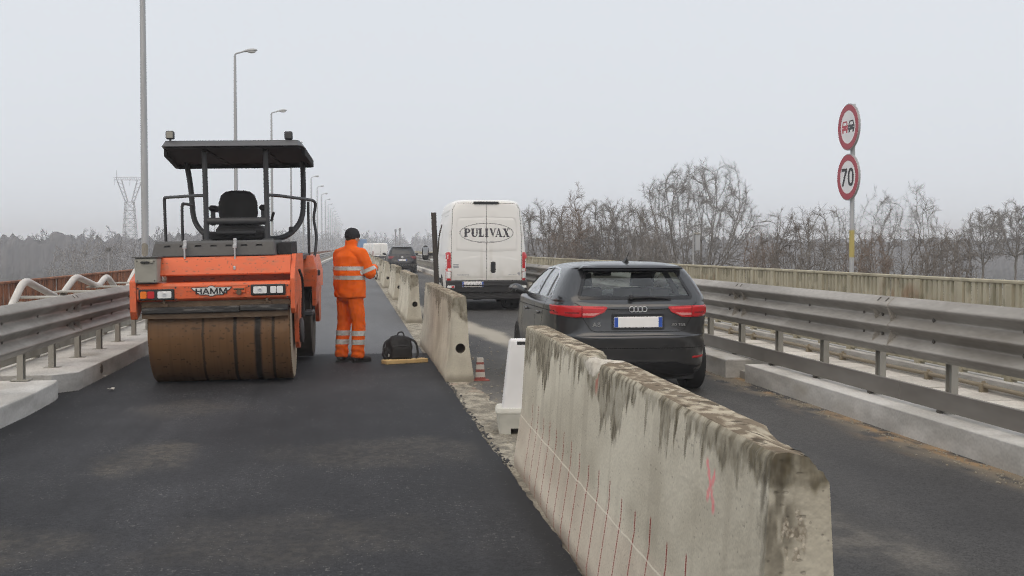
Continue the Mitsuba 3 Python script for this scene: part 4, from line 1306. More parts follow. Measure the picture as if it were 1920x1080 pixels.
def rr(name, mesh, bsdf, parent=None, smooth=30, label=None):
    return add(name, mesh, bsdf, parent or RR, smooth, RT, label)


# front drum
k = rr('drum', lathe([(0.56, -0.822), (0.592, -0.820), (0.602, -0.806), (0.603, 0.806), (0.592, 0.820), (0.56, 0.822)], 72, 'x').apply_translation([0, 0, 0.603]), 'drum_steel', smooth=35)
rr('drum_end', lathe([(0, 0.76), (0.20, 0.76), (0.22, 0.72), (0.545, 0.70), (0.562, 0.823), (0.585, 0.824)], 48, 'x').apply_translation([0, 0, 0.603]), 'drum_rim', k)
rr('drum_end', lathe([(0.585, -0.824), (0.562, -0.823), (0.545, -0.70), (0.22, -0.72), (0.20, -0.76), (0, -0.76)], 48, 'x').apply_translation([0, 0, 0.603]), 'drum_rim', k)

# front frame: beam, side arms
beam_ = hull([[x, y, z] for x in (-0.90, 0.845) for y, z in ((-0.74, 0.985), (-0.75, 1.00), (-0.75, 1.135), (-0.72, 1.165), (-0.42, 1.175), (-0.42, 0.97), (-0.70, 0.965))])
fb = rr('front_beam', beam_, 'roller_orange')
for x0, x1 in ((-0.975, -0.905), (0.850, 0.900)):
    pl = Polygon([(-0.76, 1.20), (-0.77, 0.86), (-0.72, 0.80), (-0.62, 0.82), (-0.40, 0.92), (-0.28, 0.86), (-0.20, 0.44), (-0.10, 0.36), (0.12, 0.36), (0.20, 0.46), (0.42, 0.92), (1.00, 0.90), (1.02, 1.40), (0.96, 1.47), (-0.34, 1.47), (-0.50, 1.38)] if x0 > 0 else
                 [(-0.76, 1.20), (-0.78, 0.86), (-0.72, 0.77), (-0.62, 0.80), (-0.30, 0.94), (0.9, 0.92), (0.9, 1.28), (-0.40, 1.30)])
    rr('side_arm', prism(pl.buffer(-0.02).buffer(0.02), x0, x1, 'x'), 'roller_orange')
rr('drum_bearing', lathe([(0, 0.90), (0.13, 0.90), (0.15, 0.915), (0.15, 0.935), (0.11, 0.95), (0, 0.95)], 24, 'x').apply_translation([0, 0, 0.56]), 'frame_dark')
rr('arm_hose', tube(curve([(0.93, -0.30, 1.28), (0.95, -0.1, 1.16), (0.945, 0.05, 0.95), (0.95, 0.04, 0.72)], 5), 0.016, 8), 'rubber', smooth=60)

# orange bonnet with its shadow gap, dark engine hood above
rr('recess_panel', bx(-0.64, 0.84, -0.30, -0.24, 1.17, 1.26), 'roller_orange')
bon = hull([[x, y, z] for x in (-0.665, 0.845) for y, z in ((-0.60, 1.245), (-0.61, 1.26), (-0.545, 1.405), (-0.50, 1.45), (-0.20, 1.46), (-0.20, 1.245))])
bo = rr('bonnet', bon, 'roller_orange')
hd = hull([[x, y, z] for x, xx in ((-0.775, -0.745), (0.655, 0.635)) for x, y, z in ((x, -0.46, 1.462), (xx, -0.41, 1.61), (xx, -0.37, 1.635), (xx, 0.9, 1.64), (x, 0.95, 1.462))])
slots = []
for i in range(7):
    x = -0.64 + 0.178 * i
    slots.append(hull([[x + a, y, z] for a, z in ((0, 1.567), (0.085, 1.567), (0.075, 1.588), (0.012, 1.588)) for y in (-0.60, -0.385)]))
hm = cut(hd, *slots)
ho = rr('engine_hood', hm, 'hood_dark')
rr('hood_grille', bx(-0.70, 0.60, -0.375, -0.365, 1.54, 1.60), 'black_plastic', ho)
rr('hood_edge', bx(-0.777, 0.657, -0.468, -0.44, 1.458, 1.474, 0.004), 'frame_dark', ho)
for x, z0, z1 in ((-0.385, 1.43, 1.645), (0.195, 1.33, 1.66)):
    q = cat_(bx(x - 0.020, x + 0.020, -0.475, -0.455, 1.56, z1, 0.006), bx(x - 0.009, x + 0.009, -0.53, -0.49, z0, 1.58, 0.003), bx(x - 0.022, x + 0.022, -0.53, -0.47, 1.545, 1.585, 0.005))
    rr('hood_latch', q, 'silver')
rr('latch_hook', bx(0.18, 0.21, -0.602, -0.565, 1.30, 1.345, 0.006), 'silver')
rr('side_hood', hull([[x, y, z] for x in (0.66, 0.83) for y, z in ((-0.10, 1.47), (-0.05, 1.60), (0.9, 1.62), (0.9, 1.47))]), 'canopy_under')

# headlight clusters
def cluster(x0, z0, parts):
    h = rr('light_cluster', bx(x0, x0 + 0.40, -0.778, -0.745, z0, z0 + 0.122, 0.010), 'black_plastic')
    for (a, b, m_, nm) in parts:
        rr(nm, patch(rrect(x0 + a, x0 + b, z0 + 0.022, z0 + 0.100, 0.014), bx(x0, x0 + 0.40, -0.778, -0.745, z0, z0 + 0.122), 1, 1, 0.008, 0.02, 0.03), m_, h)
        if nm == 'headlight':
            rr('reflector', lathe([(0, -0.7875), (0.020, -0.7885), (0.024, -0.786)], 12, 'y').apply_translation([x0 + (a + b) / 2, 0, z0 + 0.06]), 'chrome', h)
    return h


cluster(-0.875, 0.985, [(0.020, 0.092, 'orange_lens', 'turn_light'), (0.100, 0.178, 'red_lens', 'tail_light'), (0.215, 0.370, 'clear_lens', 'headlight')])
cluster(0.395, 1.015, [(0.030, 0.185, 'clear_lens', 'headlight'), (0.225, 0.292, 'clear_lens', 'work_light'), (0.300, 0.372, 'clear_lens', 'work_light')])

# winged badge with the maker's lettering
wing = Polygon([(-0.232, 0.040), (0.232, 0.040), (0.200, 0.008), (0.182, 0.004), (0.165, -0.022), (0.148, -0.024), (0.132, -0.042), (0.02, -0.042), (0.0, -0.056), (-0.02, -0.042), (-0.132, -0.042), (-0.148, -0.024), (-0.165, -0.022), (-0.182, 0.004), (-0.200, 0.008)]).union(Point(0, 0.0).buffer(0.058))
bd = rr('badge', prism(wing.buffer(0.004), -0.760, -0.7495).apply_translation([-0.055, 0, 1.075]), 'frame_dark')
rr('badge_plate', prism(wing.buffer(-0.004), -0.763, -0.7602).apply_translation([-0.055, 0, 1.075]), 'badge_silver', bd)
t = flat_text('HAMM', 0.060, True, 1.40)
t.apply_translation([-0.055, -0.7635, 1.073])
rr('badge_lettering', t, 'ink', bd, smooth=False)
lt = rr('recess_latch', bx(0.185, 0.335, -0.772, -0.748, 1.045, 1.115, 0.008), 'roller_orange')
rr('latch_grip', cat_(lathe([(0, 0), (0.03, 0), (0.03, 0.012), (0, 0.012)], 14, 'y').apply_translation([0.26, -0.784, 1.055]), bx(0.20, 0.32, -0.785, -0.7725, 1.082, 1.10, 0.005)), 'scraper_mud', lt)
rr('beam_bolt', cat_([lathe([(0, 0), (0.010, 0), (0.010, 0.01), (0, 0.01)], 8, 'y').apply_translation([x, -0.7585, z]) for x, z in ((-0.905 + 0.02, 1.12), (-0.46, 1.12), (0.37, 1.12), (0.815, 1.12), (-0.46, 0.99), (0.815, 0.99))]), 'frame_dark', fb)

# scraper under the beam
rr('scraper_frame', bx(-0.86, 0.835, -0.70, -0.44, 0.90, 0.966), 'scraper_mud')
rr('scraper_bar', cat_(bx(-0.855, 0.26, -0.745, -0.70, 0.832, 0.905, 0.010), bx(0.262, 0.825, -0.752, -0.70, 0.842, 0.912, 0.010)), 'scraper_dark')
for x in (-0.60, 0.575):
    rr('scraper_bracket', cat_(bx(x - 0.045, x + 0.045, -0.735, -0.66, 0.905, 0.945, 0.006), bx(x - 0.014, x + 0.014, -0.745, -0.68, 0.93, 0.985, 0.004)), 'scraper_mud')
yy_ = np.linspace(-0.855, 0.825, 60)
low_ = 0.775 + 0.018 * (meshkit.fbm(np.c_[yy_ * 5, yy_ * 0, yy_ * 0], 3, 8) - 0.5)
rr('scraper_blade', prism(Polygon(np.vstack([np.c_[yy_, low_], [[0.825, 0.838], [-0.855, 0.838]]])), -0.712, -0.690), 'scraper_mud', smooth=False)

# grey box hung on the left of the bonnet
gb = rr('tool_box', bx(-0.905, -0.655, -0.80, -0.50, 1.178, 1.452, 0.012), 'box_grey')
rr('box_lid', bx(-0.93, -0.635, -0.815, -0.49, 1.453, 1.470, 0.005), 'hood_dark', gb)
rr('box_handle', bx(-0.835, -0.735, -0.828, -0.801, 1.395, 1.418, 0.008), 'black_plastic', gb)
rr('box_latch', bx(-0.728, -0.690, -0.830, -0.801, 1.395, 1.432, 0.008), 'box_grey', gb)
rr('box_rivets', cat_([lathe([(0, 0), (0.008, 0), (0.008, 0.006), (0, 0.006)], 8, 'y').apply_translation([x, -0.807, z]) for x in (-0.875, -0.685) for z in (1.205, 1.42)]), 'hood_dark', gb)

# operator's stand: floor, console, seat
rr('platform', bx(-0.85, 0.90, 0.95, 2.9, 1.38, 1.47, 0.02), 'frame_dark')
se = rr('seat', hull([[x, y, z] for x in (-0.26, 0.28) for y, z in ((1.62, 1.84), (1.60, 1.92), (2.1, 1.95), (2.12, 1.86))]), 'seat_black')
bk = []
for z, w, d in ((1.86, 0.235, 0.05), (2.0, 0.265, 0.065), (2.14, 0.262, 0.065), (2.24, 0.225, 0.055), (2.285, 0.165, 0.035), (2.30, 0.08, 0.015)):
    a = np.arange(28) * 2 * np.pi / 28
    sg = lambda q: np.sign(q) * np.abs(q) ** 0.6
    bk.append(np.c_[w * sg(np.cos(a)) + 0.005, 1.62 - 0.05 * (z - 1.9) + d * sg(np.sin(a)), np.full(28, z)])
rr('backrest', loft(np.array(bk)), 'seat_black', se, smooth=50)
for x in (-0.345, 0.335):
    rr('armrest', bx(x - 0.055, x + 0.055, 1.62, 2.05, 2.035, 2.115, 0.03), 'seat_black', se)
    rr('armrest_strut', bx(x - 0.03, x + 0.03, 1.66, 1.72, 1.85, 2.04, 0.01), 'frame_dark', se)
rr('seat_base', bx(-0.30, 0.36, 1.55, 2.1, 1.47, 1.84, 0.04), 'black_plastic', se)
rr('console', bx(-0.40, 0.42, 1.0, 1.16, 1.64, 1.76, 0.03), 'canopy_under')
rr('console_bar', tube([(-0.20, 0.93, 1.745), (0.30, 0.93, 1.745)], 0.028, 10), 'frame_dark', smooth=60)
rr('lever', tube([(0.42, 1.9, 1.9), (0.46, 1.88, 2.02)], 0.02, 8), 'black_plastic', smooth=60)
rr('steering_column', tube([(0.0, 2.5, 1.47), (0.0, 2.4, 2.05)], 0.05, 8), 'black_plastic', smooth=60)

# canopy on four posts
for x in (-0.31, 0.465):
    p = rr('rear_post', tube([(x - 0.005, 0.82, 1.60), (x, 0.80, 1.95), (x, 0.78, 2.80)], [0.036, 0.034, 0.034], 10), 'frame_dark', smooth=60)
    rr('post_foot', bx(x - 0.07, x + 0.07, 0.74, 0.92, 1.60, 1.66, 0.012), 'frame_dark', p)
rr('cross_bar', tube([(-0.30, 0.80, 1.885), (0.455, 0.80, 1.885)], 0.044, 12), 'frame_dark', smooth=60)
rr('front_post', tube(bend([(-0.875, 2.9, 2.80), (-0.82, 2.9, 2.45), (-0.79, 2.9, 1.90), (-0.50, 2.7, 1.665), (0.0, 2.6, 1.66)], 0.30, 8), 0.040, 12), 'frame_dark', smooth=60)
rr('front_post', tube(bend([(0.815, 2.9, 2.80), (0.82, 2.9, 2.45), (0.80, 2.9, 1.93), (0.56, 2.7, 1.675), (0.1, 2.6, 1.67)], 0.30, 8), 0.040, 12), 'frame_dark', smooth=60)
rr('post_clamp', bx(0.60, 0.68, 2.70, 2.82, 1.77, 1.84, 0.015), 'frame_dark')
out_ = Polygon([(-0.80, 0.52), (0.90, 0.52), (0.95, 0.60), (0.97, 0.9), (0.97, 3.1), (0.92, 3.25), (-1.02, 3.25), (-1.07, 3.15)]).buffer(-0.03).buffer(0.03)
inn = out_.buffer(-0.045)
cn = rr('canopy', hull(np.vstack([np.c_[np.array(out_.exterior.coords)[:-1], np.full(len(out_.exterior.coords) - 1, 2.79)], np.c_[np.array(out_.buffer(-0.05).exterior.coords)[:-1], np.full(len(out_.buffer(-0.05).exterior.coords) - 1, 2.86)]])), 'canopy_edge', smooth=35)
rr('canopy_lip', prism(out_.buffer(-0.002).difference(inn).difference(sbox(-2, 0, 2, 0.9)), 2.70, 2.7895, 'z'), 'canopy_under', cn)
rr('canopy_lining', prism(inn.buffer(-0.002), 2.765, 2.7885, 'z'), 'canopy_under', cn)
rr('lining_rib', cat_([bx(x - 0.03, x + 0.03, 0.7, 3.1, 2.735, 2.764, 0.008) for x in (-0.3, 0.46)]), 'canopy_under', cn)
for x, z, m_ in ((-0.70, 2.93, 'box_grey'), (0.78, 2.915, 'frame_dark')):
    wl = rr('work_lamp', bx(x - 0.052, x + 0.052, 0.55, 0.64, z - 0.05, z + 0.05, 0.014), 'frame_dark')
    rr('lamp_lens', bx(x - 0.040, x + 0.040, 0.543, 0.5495, z - 0.038, z + 0.038, 0.003), m_, wl)
    rr('lamp_foot', bx(x - 0.012, x + 0.012, 0.58, 0.61, 2.855, z - 0.0505), 'frame_dark', wl)

# handrails
for pts in ([(-0.33, 0.80, 2.205), (-0.45, 1.0, 2.215), (-1.02, 1.9, 2.235), (-1.03, 1.92, 2.2), (-1.03, 1.95, 1.62)],
            [(-0.80, 2.85, 2.17), (-0.88, 2.5, 2.175), (-0.885, 2.48, 2.12), (-0.885, 2.45, 1.62)],
            [(0.485, 0.80, 2.20), (0.60, 1.0, 2.20), (0.98, 2.3, 2.19), (1.02, 2.4, 2.15), (0.98, 2.4, 1.95), (1.02, 2.4, 1.68), (0.99, 2.3, 1.42), (0.90, 2.2, 1.30)],
            [(0.905, 2.5, 2.18), (0.90, 2.5, 1.75), (0.90, 2.5, 1.40)]):
    rr('handrail', tube(bend(pts, 0.06, 5), 0.021, 8), 'frame_dark', smooth=60)

# articulation and rear unit with the second drum
rr('articulation', cat_(bx(-0.28, 0.30, 0.75, 2.0, 0.62, 1.36, 0.05), lathe([(0, 0.55), (0.16, 0.55), (0.16, 1.2), (0, 1.2)], 20).apply_translation([0.0, 1.35, 0])), 'frame_dark')
rf = rr('rear_frame', hull([[x, y, z] for x, xx in ((-0.98, -0.93), (1.035, 0.99)) for x, y, z in ((x, 1.75, 1.02), (x, 1.72, 1.25), (xx, 1.80, 1.43), (xx, 3.7, 1.44), (x, 3.8, 1.2), (x, 3.7, 0.98))]), 'roller_orange')
rr('rear_arm', prism([(1.75, 1.03), (1.80, 0.76), (2.4, 0.80), (2.6, 0.50), (3.1, 0.50), (3.3, 0.86), (3.6, 1.0)], 0.965, 1.02, 'x'), 'roller_orange')
rr('rear_arm', prism([(1.75, 1.03), (1.80, 0.76), (2.4, 0.80), (2.6, 0.50), (3.1, 0.50), (3.3, 0.86), (3.6, 1.0)], -0.98, -0.925, 'x'), 'roller_orange')
rr('side_step', bx(0.88, 1.0, 1.2, 1.75, 0.66, 0.72, 0.012), 'frame_dark')
rr('rear_drum', lathe([(0, -0.80), (0.56, -0.80), (0.60, -0.785), (0.60, 0.915), (0.56, 0.93), (0, 0.93)], 56, 'x').apply_translation([0, 2.75, 0.603]), 'drum_dark', smooth=35)
rr('mirror', cat_(bx(1.045, 1.075, 1.9, 2.0, 1.16, 1.24, 0.01)), 'frame_dark')
# ------------------------------------------------------------------ the worker
def hv_col(p, n, uv):
    m = fbm(p.x * 9, p.y * 9, p.z * 7, 3)
    c = mix((0.82, 0.115, 0.008), (0.95, 0.165, 0.015), m)
    return mix(c, (0.50, 0.10, 0.03), 0.35 * smoothstep(0.60, 0.80, fbm(p.x * 14, p.y * 14, p.z * 10 + 5, 3)))


mat('hi_vis', proc(hv_col), 0.8, spec=0.2, sheen=0.4)
mat('reflective', proc(lambda p, n, uv: mix((0.46, 0.45, 0.43), (0.62, 0.61, 0.60), noise(p.x * 40, p.y * 40, p.z * 40))), 0.5, 0.0)
mat('cap_black', (0.018, 0.018, 0.022), 0.9)
mat('boot_dark', (0.035, 0.028, 0.026), 0.7)
mat('hair_dark', (0.03, 0.022, 0.018), 0.8)


def ball(p, r, s=(1, 1, 1), sub=2):
    m = trimesh.creation.icosphere(subdivisions=sub)
    return m.vertices * np.array(s) * r + np.asarray(p, float)


def limb(joints):
    """chain of hulls; joints: (point, radius or (rx, ry, rz))"""
    out = []
    for (a, ra), (b, rb) in zip(joints[:-1], joints[1:]):
        va = ball(a, 1.0, ra if np.ndim(ra) else (ra,) * 3, 1)
        vb = ball(b, 1.0, rb if np.ndim(rb) else (rb,) * 3, 1)
        out.append(m3.Manifold.hull_points(np.vstack([va, vb])))
    return out


def skin_of(parts, step, it=12):
    m = parts[0]
    for q in parts[1:]:
        m = m + q
    t = from_m(m.refine_to_length(step))
    t.merge_vertices()
    trimesh.smoothing.filter_taubin(t, lamb=0.5, nu=0.53, iterations=it)
    return t


def folds(t, amp, fn, seed):
    """cloth folds: displaced along the normals"""
    v, n = t.vertices.copy(), t.vertex_normals.copy()
    d = fn(v)
    t.vertices = v + n * (amp * d)[:, None]
    return t


HEAD = 46.0                                        # degrees from +x towards +y
PER = thing('person', 'person in an orange hi-vis suit and black cap, looking down at a device', 'person')
PW = T().translate([-0.065, 16.10, 0.0]).rotate([0, 0, 1], HEAD)

SH, EL, WR = (0.01, 0.205, 1.455), (0.085, 0.285, 1.205), (0.325, 0.135, 1.275)


def sd(p, s):
    return (p[0], p[1] * s, p[2])


# the body: one continuous figure, most of it under the clothes
bp = limb([((0.0, 0, 0.98), (0.11, 0.16, 0.11)), ((0.0, 0, 1.20), (0.11, 0.145, 0.1)), ((0.0, 0, 1.42), (0.11, 0.17, 0.09))]) + limb([((0.0, 0, 1.45), 0.075), ((0.045, 0, 1.60), 0.058)])
bp += [m3.Manifold.hull_points(np.vstack([ball((0.055, 0, 1.705), 1, (0.098, 0.076, 0.100)), ball((0.085, 0, 1.625), 1, (0.062, 0.052, 0.040))]))]
bp += limb([((0.150, 0, 1.700), 0.012), ((0.172, 0, 1.660), 0.016)]) + limb([((0.13, 0.0, 1.60), (0.022, 0.026, 0.018)), ((0.10, 0, 1.60), 0.03)])
for s in (-1, 1):
    bp += [m3.Manifold.hull_points(ball((0.045, 0.078 * s, 1.672), 1, (0.024, 0.010, 0.034), 1))]
    bp += limb([(sd(SH, s), 0.062), (sd(EL, s), 0.047), (sd(WR, s), 0.032)])
    # hand: palm, four bent fingers, thumb, closing on the device
    w = np.array(sd(WR, s))
    palm = w + [0.075, -0.030 * s, 0.0]
    bp += [m3.Manifold.hull_points(np.vstack([ball(w, 0.028, sub=1), ball(palm + [0, 0, 0.028], 1, (0.022, 0.013, 0.014), 1), ball(palm + [0, 0, -0.030], 1, (0.022, 0.013, 0.014), 1)]))]
    for q, ln in zip(range(4), (0.072, 0.080, 0.075, 0.060)):
        z = 0.032 - 0.021 * q
        a = palm + [0.012, 0.004 * s, z]
        b = a + [0.55 * ln, -0.012 * s, -0.004]
        c = b + [0.12 * ln, -0.42 * ln * s, -0.006]
        bp += limb([(a, 0.0098), (b, 0.0088), (c, 0.0075)])
    a = w + [0.045, -0.012 * s, 0.030]
    bp += limb([(a, 0.0125), (a + [0.030, -0.020 * s, 0.024], 0.0105), (a + [0.058, -0.036 * s, 0.020], 0.0088)])
    hx = 0.10 * s
    bp += limb([((0.0, hx, 0.94), 0.085), ((0.03, hx * 1.1, 0.50), 0.060), ((-0.01, hx * 1.1, 0.09), 0.042)]) + limb([((-0.02, hx * 1.1, 0.05), 0.035), ((0.15, hx * 1.25, 0.03), 0.025)])
body = skin_of(bp, 0.02, 8)
add('body', body, 'skin', PER, True, PW)
for s in (-1, 1):
    add('eye', lathe([(0, -0.012), (0.009, -0.006), (0.011, 0.0), (0.009, 0.006), (0, 0.009)], 10, 'x').apply_translation([0.138, 0.032 * s, 1.700]), 'ink', PER, True, PW)
add('mouth', bx(0.138, 0.149, -0.024, 0.024, 1.622, 1.629, 0.002), 'dark_red_lens', PER, False, PW)
hair = from_m((m3.Manifold.hull_points(ball((0.035, 0, 1.70), 1, (0.097, 0.083, 0.088))) - m3.Manifold.cube((0.4, 0.4, 0.4), True).translate((0.27, 0, 1.62)) - m3.Manifold.cube((0.4, 0.4, 0.2), True).translate((0.0, 0, 1.54))).refine_to_length(0.02))
add('hair', hair, 'hair_dark', PER, True, PW)

# knitted cap
cp = []
for z, r_, d in ((1.690, 0.101, 0), (1.700, 0.106, 0), (1.735, 0.106, 0), (1.740, 0.102, 0), (1.775, 0.094, 0), (1.805, 0.072, 0.0), (1.822, 0.040, 0.0), (1.827, 0.012, 0)):
    a = np.arange(30) * 2 * np.pi / 30
    cp.append(np.c_[0.050 + (z - 1.70) * -0.08 + r_ * 1.08 * np.cos(a), r_ * 0.92 * np.sin(a), z + 0.12 * (0.05 - r_ * np.cos(a)) * -0.35 + 0.0 * a])
add('cap', loft(np.array(cp)), 'cap_black', PER, 60, PW)

# jacket
tors = limb([((-0.005, 0, 0.885), (0.185, 0.238, 0.022)), ((-0.005, 0, 1.00), (0.190, 0.245, 0.06)), ((-0.02, 0, 1.22), (0.182, 0.240, 0.06)), ((-0.025, 0, 1.42), (0.155, 0.220, 0.06)), ((0.0, 0, 1.52), (0.095, 0.135, 0.035)), ((0.025, 0, 1.585), (0.085, 0.088, 0.03)), ((0.035, 0, 1.655), (0.083, 0.084, 0.022))])
jp = list(tors)
for s in (-1, 1):
    w = np.array(sd(WR, s))
    e = np.array(sd(EL, s))
    jp += limb([(sd(SH, s), 0.098), (sd(EL, s), 0.080), (w - (w - e) * 0.10, 0.058)]) + limb([((0, 0.08 * s, 1.47), 0.10), (sd(SH, s), 0.095)])
jk = skin_of(jp, 0.016, 14)
jk = jk.slice_plane([0, 0, 0.875], [0, 0, 1])


def jfold(v):
    a = np.arctan2(v[:, 1], v[:, 0])
    big = meshkit.fbm(np.c_[np.cos(a) * 1.4, np.sin(a) * 1.4, v[:, 2] * 7.5], 3, 3) - 0.5
    diag = np.sin(v[:, 2] * 34 + 3.0 * np.sin(a * 2.0) + 8 * meshkit.fbm(v * 5, 2, 8)) * np.clip((1.10 - v[:, 2]) / 0.15, 0.25, 1)
    arm = meshkit.fbm(v * [16, 12, 20], 3, 5) - 0.5
    return 1.6 * big + 0.30 * diag + 0.9 * arm


jk = folds(jk, 0.016, jfold, 1)
jm = add('jacket', jk, 'hi_vis', PER, True, PW)


def band(src, cuts, keep, bsdf, parent, out=0.004, name='reflective_band'):
    m = src.copy()
    for o, nrm in cuts:
        m = m.slice_plane(o, nrm)
        if m is None or len(m.faces) == 0:
            return None
    c = m.triangles_center
    m.update_faces(keep(c))
    m.remove_unreferenced_vertices()
    m.merge_vertices()
    m.vertices = m.vertices + m.vertex_normals * out
    return add(name, m, bsdf, parent, True, PW)


def armd(c):
    d = np.full(len(c), 9.0)
    for s in (-1, 1):
        pts = [np.array(sd(SH, s)), np.array(sd(EL, s)), np.array(sd(WR, s))]
        for a, b in zip(pts[:-1], pts[1:]):
            t = np.clip(((c - a) @ (b - a)) / ((b - a) @ (b - a)), 0, 1)
            d = np.minimum(d, np.linalg.norm(c - a - t[:, None] * (b - a), axis=1) - 0.02 * t)
    return d


def torso_d(c):
    return np.sqrt(((c[:, 0] + 0.02) / 0.185) ** 2 + (c[:, 1] / 0.243) ** 2)


for z in (1.275, 1.150):
    band(jk, [((0, 0, z - 0.027), (0, 0, 1)), ((0, 0, z + 0.027), (0, 0, -1))], lambda c: torso_d(c) < 1.14, 'reflective', jm)
for s in (-1, 1):
    e, w, h = np.array(sd(EL, s)), np.array(sd(WR, s)), np.array(sd(SH, s))
    for a, b, t in ((h, e, 0.80), (e, w, 0.46)):
        u = (b - a) / np.linalg.norm(b - a)
        o = a + (b - a) * t
        band(jk, [(o - u * 0.026, u), (o + u * 0.026, -u)], lambda c, o=o: (np.linalg.norm(c - o, axis=1) < 0.125) & (torso_d(c) > 0.9), 'reflective', jm)

# trousers
tp = limb([((-0.005, 0, 0.98), (0.150, 0.20, 0.05)), ((0.0, 0, 0.86), (0.150, 0.205, 0.06))])
for s in (-1, 1):
    tp += limb([((0.0, 0.098 * s, 0.86), (0.128, 0.105, 0.10)), ((0.025 - 0.02 * s, 0.118 * s, 0.50), (0.100, 0.092, 0.08)), ((-0.01 - 0.03 * s, 0.122 * s, 0.20), (0.094, 0.084, 0.05)), ((-0.012 - 0.03 * s, 0.122 * s, 0.075), (0.098, 0.086, 0.022))])
tr = skin_of(tp, 0.016, 10)


def tfold(v):
    g = meshkit.fbm(v * [10, 10, 9], 3, 6) - 0.5
    cr = np.sin(v[:, 2] * 62 + 7 * meshkit.fbm(v * 6, 2, 2) + 4 * v[:, 0] * 8) * (np.exp(-((v[:, 2] - 0.13) / 0.10) ** 2) + 0.45 * np.exp(-((v[:, 2] - 0.52) / 0.10) ** 2) + 0.4 * np.exp(-((v[:, 2] - 0.80) / 0.08) ** 2))
    return 1.5 * g + 0.55 * cr


tr = folds(tr, 0.013, tfold, 2)
tm = add('trousers', tr, 'hi_vis', PER, True, PW)
for z in (0.395, 0.275):
    for s in (-1, 1):
        band(tr, [((0, 0, z - 0.034), (0, 0, 1)), ((0, 0, z + 0.034), (0, 0, -1))], lambda c, s=s: c[:, 1] * s > 0, 'reflective', tm)

# boots
for s, dx in ((-1, 0.04), (1, -0.03)):
    b0 = limb([((-0.055 + dx, 0.112 * s, 0.052), (0.046, 0.042, 0.050)), ((0.05 + dx, 0.122 * s, 0.050), (0.050, 0.046, 0.046)), ((0.165 + dx, 0.132 * s, 0.040), (0.050, 0.046, 0.036))]) + limb([((-0.015 + dx, 0.11 * s, 0.06), 0.052), ((-0.015 + dx, 0.11 * s, 0.14), 0.055)])
    bt = skin_of(b0, 0.015, 6)
    bt = bt.slice_plane([0, 0, 0.012], [0, 0, 1])
    kb = add('boot', bt, 'boot_dark', PER, True, PW)
    sole = Polygon([(-0.105, -0.03), (-0.09, -0.045), (0.05, -0.050), (0.17, -0.052), (0.215, -0.02), (0.215, 0.025), (0.17, 0.052), (0.05, 0.050), (-0.09, 0.045), (-0.105, 0.03)])
    sm = prism(sole, 0.0, 0.022, 'z')
    sm.apply_transform(trimesh.transformations.rotation_matrix(0.09 * s, [0, 0, 1]))
    add('sole', move(sm, (dx, 0.117 * s, 0.001)), 'rubber', kb, 30, PW)

# what he holds: a dark hand-held device with a strap hanging under it
dk = thing('hand_held_device', 'small dark device held in both hands by the orange-clad person', 'device')
dev = move(bx(-0.045, 0.045, -0.085, 0.085, -0.018, 0.018, 0.010), (0.435, 0.0, 1.268), ry=-25)
add('case', dev, 'black_plastic', dk, 30, PW)
add('grip', bx(0.395, 0.455, -0.035, 0.035, 1.13, 1.245, 0.016), 'black_plastic', dk, 30, PW)
add('strap', tube(curve([(0.42, -0.08, 1.26), (0.40, -0.13, 1.18), (0.36, -0.15, 1.12), (0.38, -0.10, 1.16), (0.42, -0.03, 1.24)], 5), 0.008, 6), 'black_plastic', dk, 60, PW)
# ------------------------------------------------------------------ cars: bodies lofted from outlines at rising heights
def ring_at(z, yr, yf, w, nr, nf, n=112):
    """plan outline at one height: superellipse, rear end at yr, front end at yf, half width w"""
    a = (np.arange(n) + 0.5) * 2 * np.pi / n
    c, s = np.cos(a), np.sin(a)
    yc, L = (yr + yf) / 2, (yf - yr) / 2
    e = np.where(s < 0, nr, nf)
    x = w * np.sign(c) * np.abs(c) ** (2 / e)
    y = yc + L * np.sign(s) * np.abs(s) ** (2 / e)
    return np.c_[x, y, np.full(n, z)]


def shell(table, n=112, k=5):
    """table rows: z yr yf w nr nf -> smooth loft"""
    t = curve(np.array(table, float), k)
    return loft(np.array([ring_at(*r, n=n) for r in t]))


def shrink(mesh, d):
    m = mesh.copy()
    m.merge_vertices()
    m.vertices = m.vertices - m.vertex_normals * d
    return m


def wheel(parent, at, tw, r=0.315, w=0.20, side=1, rim='silver', spokes=5):
    """tyre, rim with spokes, arch-side face towards x*side"""
    t = lathe([(r * 0.64, -w / 2), (r * 0.92, -w / 2), (r * 0.985, -w * 0.40), (r, -w * 0.22), (r, w * 0.22), (r * 0.985, w * 0.40), (r * 0.92, w / 2), (r * 0.64, w / 2), (r * 0.64, -w / 2)], 40, 'x')
    k = add('wheel', move(t, at), 'rubber', parent, 40, tw)
    rm = [lathe([(r * 0.56, -w * 0.38), (r * 0.66, -w * 0.38), (r * 0.66, w * 0.44), (r * 0.60, w * 0.46), (r * 0.56, w * 0.36)], 36, 'x'), lathe([(0, w * 0.1), (r * 0.20, w * 0.12), (r * 0.20, w * 0.34), (0, w * 0.38)], 18, 'x')]
    for i in range(spokes):
        for da in (-0.13, 0.13):
            a = 2 * np.pi * i / spokes + da
            c, s = math.cos(a), math.sin(a)
            p0, p1 = np.array([w * 0.24, c * r * 0.14, s * r * 0.14]), np.array([w * 0.36, c * r * 0.60, s * r * 0.60])
            rm.append(tube([p0, p1], [r * 0.075, r * 0.055], 6))
    m = cat_(rm)
    if side < 0:
        v = m.vertices * [-1, 1, 1]
        m = mesh_of(v, m.faces[:, ::-1])
    add('rim', move(m, at), rim, k, 40, tw)
    return k


mat('plate_ink', (0.16, 0.17, 0.20), 0.5)


